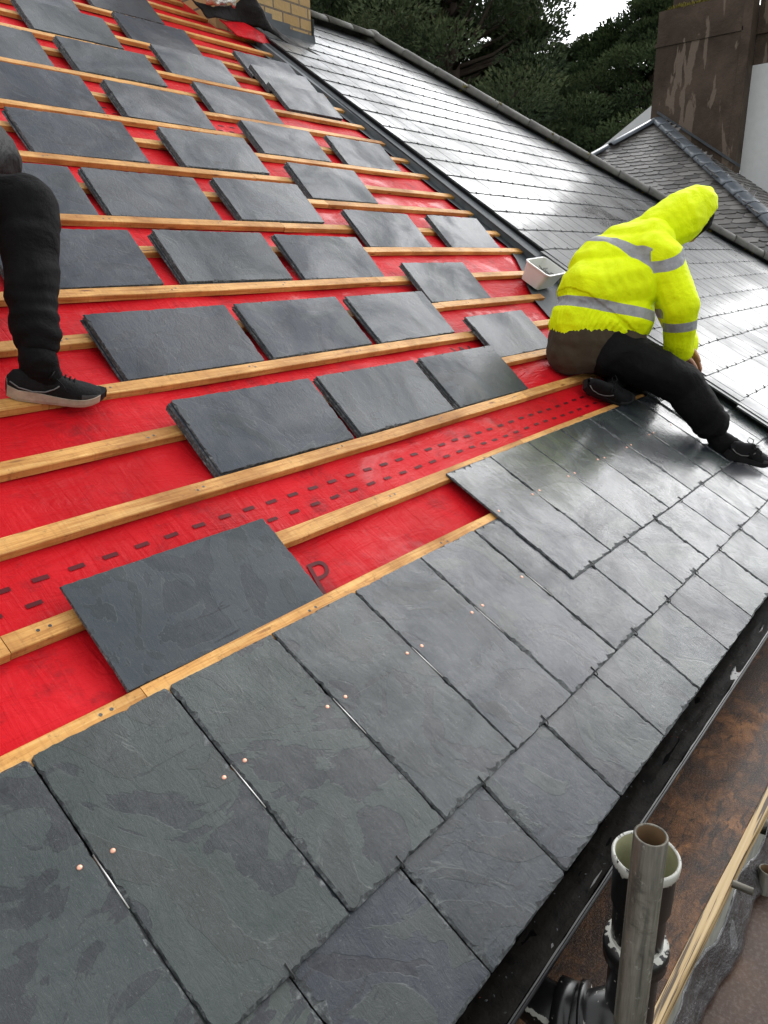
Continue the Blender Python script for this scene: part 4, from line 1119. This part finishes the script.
def armtest(co):
    a = min(seg_t(co, w['shR'], w['elR'])[1], seg_t(co, w['elR'], w['wrR'])[1]); b_ = seg_t(co, w['spine0'], w['spine1'])[1]
    al = min(seg_t(co, w['shL'], w['elL'])[1], seg_t(co, w['elL'], w['wrL'])[1])
    return a / .10 < b_ / .20 or al / .10 < b_ / .22
w['armtest'] = armtest
w['bodybands'] = [((3.78, .95, .955), (.22, -.06, .9), .027), ((3.93, .90, 1.115), (.80, -.12, .40), .027)]
make_person(w, 'person in a hooded hi-vis yellow jacket and black trousers, kneeling on the slates', M['hivis'], M['black_cloth'], (.105, .090, .076), hood=True, bands=True, shirt=M['olive'], cuffs=1.25)

lp = dict(
 ps=2.55, pel=tuple(RP(.72, 2.52, .13)), chest=(.60, 1.95, 1.98), neck=(.62, 1.86, 2.16), head=(.66, 1.78, 2.31), face_dir=(.4, -.75, -.4), head_up=(.1, -.3, .95),
 shR=(.46, 1.86, 2.10), elR=(.42, 1.66, 1.84), wrR=(.55, 1.45, 1.74), shL=(.80, 1.99, 2.08), elL=(1.115, 1.835, 1.54), wrL=(.92, 1.64, 1.52),
 hdR=(.6, -.6, -.4), hnR=(-.2, -.3, -.9), hdL=(-.2, -.8, -.5), hnL=(-.2, -.3, -.9),
 hipR=tuple(RP(.58, 2.50, .12)), knR=(.46, 1.62, 1.47), anR=(.40, 1.42, .99), hipL=tuple(RP(.86, 2.50, .12)), knL=(1.095, 1.575, 1.385), anL=tuple(RP(.985, 1.725, .115)),
 heelR=(.36, 1.47, .92), toeR=(.46, 1.24, .80), fupR=NRM, heelL=tuple(RP(.905, 1.735, .001)), toeL=tuple(RP(1.15, 1.640, .003)), fupL=NRM,
 sole=M['sole_beige'], sl=.272, leg=(.112, .086, .064), hem=.86,
 jacket=[(tuple(RP(.66, 2.50, .22)), (.62, 1.98, 1.92), .165, .17), (tuple(RP(.80, 2.50, .22)), (.66, 1.98, 1.92), .15, .16), ((.62, 1.97, 1.95), (.62, 1.89, 2.12), .17, .10), ((.5, 1.9, 2.06), (.78, 1.98, 2.05), .11, .11)])
lp['fupL'] = Vector(lp['fupL'])
make_person(lp, 'person in black, mostly out of frame at left, with a black trainer on a batten', M['black_jacket'], M['black_cloth'], (.10, .105, .085), cuffs=1.0)

# small hammer lying behind the extended leg
hW = frame(RP(4.52, .80, .085), RP(4.46, 1.05, .085))
hm = thing('hammer', (0, 0, 0), 'small black-handled hammer lying on the finished slates behind the outstretched leg', 'hammer', W=hW)
b = MB(); b.tube([(0, 0, .012), (0, .10, .014), (0, .27, .012)], [.014, .012, .009], 10); obj('handle', mesh(b.v, b.f, M['shoe'], smooth=True), hW, hm)
b = MB(); b.box((-.055, .262, .0), (.05, .285, .026)); b.tube([(.05, .273, .013), (.075, .273, .013)], .015, 12); obj('hammer_head', mesh(b.v, b.f, M['steel']), hW, hm)

# ================================================================== camera, light, world
CY, SY = math.cos(TH), math.sin(TH)
Rw = ((0.6381339410438117, -0.2619575706397039, 0.7239912323173794), (-0.7695218839344883, -0.18605197870820978, 0.6109179414754701), (-0.025342343014516433, -0.9469713833034787, -0.32031697490248723))
cam = bpy.data.cameras.new('camera'); co = bpy.data.objects.new('camera', cam); COL.objects.link(co)
m3 = Matrix(((Rw[0][0], -Rw[0][1], -Rw[0][2]), (Rw[1][0], -Rw[1][1], -Rw[1][2]), (Rw[2][0], -Rw[2][1], -Rw[2][2])))
co.matrix_world = Matrix.Translation((0, -.685, 1.18645)) @ m3.to_4x4()
cam.sensor_fit = 'VERTICAL'; cam.sensor_height = 36; cam.lens = 721.4 / 1024 * 36; cam.clip_start = .05; cam.clip_end = 2000
C.camera = co
sun = bpy.data.lights.new('sun', 'SUN'); so = bpy.data.objects.new('sun', sun); COL.objects.link(so)
sun.energy = .6; sun.angle = R(45); sun.color = (1, .97, .93)
EL, AZ = R(36), R(86)      # azimuth measured from +Y clockwise
d = Vector((math.sin(AZ) * math.cos(EL), math.cos(AZ) * math.cos(EL), math.sin(EL)))
so.rotation_euler = d.to_track_quat('Z', 'Y').to_euler(); so.location = (0, 0, 20)
CLOUD = 12.0
wd = bpy.data.worlds.new('World'); C.world = wd; wd.use_nodes = True; nt = wd.node_tree; nt.nodes.clear()
sky = nt.nodes.new('ShaderNodeTexSky'); sky.sky_type = 'NISHITA'; sky.sun_disc = False; sky.sun_elevation = EL; sky.sun_rotation = AZ
sky.air_density = 1.; sky.dust_density = 4.; sky.ozone_density = 1.
hs = nt.nodes.new('ShaderNodeHueSaturation'); hs.inputs['Saturation'].default_value = .10; hs.inputs['Value'].default_value = 1.
L = nt.links.new
tc = nt.nodes.new('ShaderNodeTexCoord'); ns = nt.nodes.new('ShaderNodeTexNoise'); ns.inputs['Scale'].default_value = 2.2; ns.inputs['Detail'].default_value = 6
sz = nt.nodes.new('ShaderNodeSeparateXYZ'); L(tc.outputs['Generated'], sz.inputs[0]); zr = nt.nodes.new('ShaderNodeMapRange'); zr.inputs[1].default_value = 0; zr.inputs[2].default_value = 1; zr.inputs[3].default_value = .62; zr.inputs[4].default_value = .58; L(sz.outputs[2], zr.inputs[0])
zm = nt.nodes.new('ShaderNodeVectorMath'); zm.operation = 'SCALE'
rp = nt.nodes.new('ShaderNodeValToRGB'); rp.color_ramp.elements[0].position = .3; rp.color_ramp.elements[0].color = (.80, .82, .84, 1); rp.color_ramp.elements[1].position = .7; rp.color_ramp.elements[1].color = (1, 1, 1, 1)
cl = nt.nodes.new('ShaderNodeMix'); cl.data_type = 'RGBA'; cl.blend_type = 'MULTIPLY'; cl.inputs[0].default_value = 1; cl.inputs[7].default_value = (CLOUD, CLOUD * 1.005, CLOUD * 1.02, 1)
mx = nt.nodes.new('ShaderNodeMix'); mx.data_type = 'RGBA'; mx.inputs[0].default_value = .88      # overcast: cloud deck over the clear sky
bg = nt.nodes.new('ShaderNodeBackground'); bg.inputs[1].default_value = .15; wo = nt.nodes.new('ShaderNodeOutputWorld')
L(sky.outputs[0], hs.inputs['Color']); L(tc.outputs['Generated'], ns.inputs['Vector']); L(ns.outputs['Fac'], rp.inputs[0])
L(rp.outputs[0], cl.inputs[6]); L(hs.outputs[0], mx.inputs[6]); dt = nt.nodes.new('ShaderNodeVectorMath'); dt.operation = 'DOT_PRODUCT'; L(tc.outputs['Generated'], dt.inputs[0]); dt.inputs[1].default_value = Vector((.84, .08, .50)).normalized()
def wm(op, a, b_):
    q = nt.nodes.new('ShaderNodeMath'); q.operation = op
    for i, v in enumerate((a, b_)):
        if isinstance(v, bpy.types.NodeSocket): L(v, q.inputs[i])
        else: q.inputs[i].default_value = v
    return q.outputs[0]
lobe = wm('POWER', wm('MAXIMUM', dt.outputs['Value'], 0.), 6.)
L(wm('ADD', wm('MULTIPLY', lobe, 1.45), zr.outputs[0]), zm.inputs['Scale'])
L(cl.outputs[2], zm.inputs[0]); L(zm.outputs[0], mx.inputs[7]); L(mx.outputs[2], bg.inputs[0]); L(bg.outputs[0], wo.inputs[0])
C.view_settings.view_transform = 'Standard'; C.view_settings.look = 'None'; C.view_settings.gamma = 1; C.view_settings.exposure = 0.32
C.render.resolution_x = 768; C.render.resolution_y = 1024
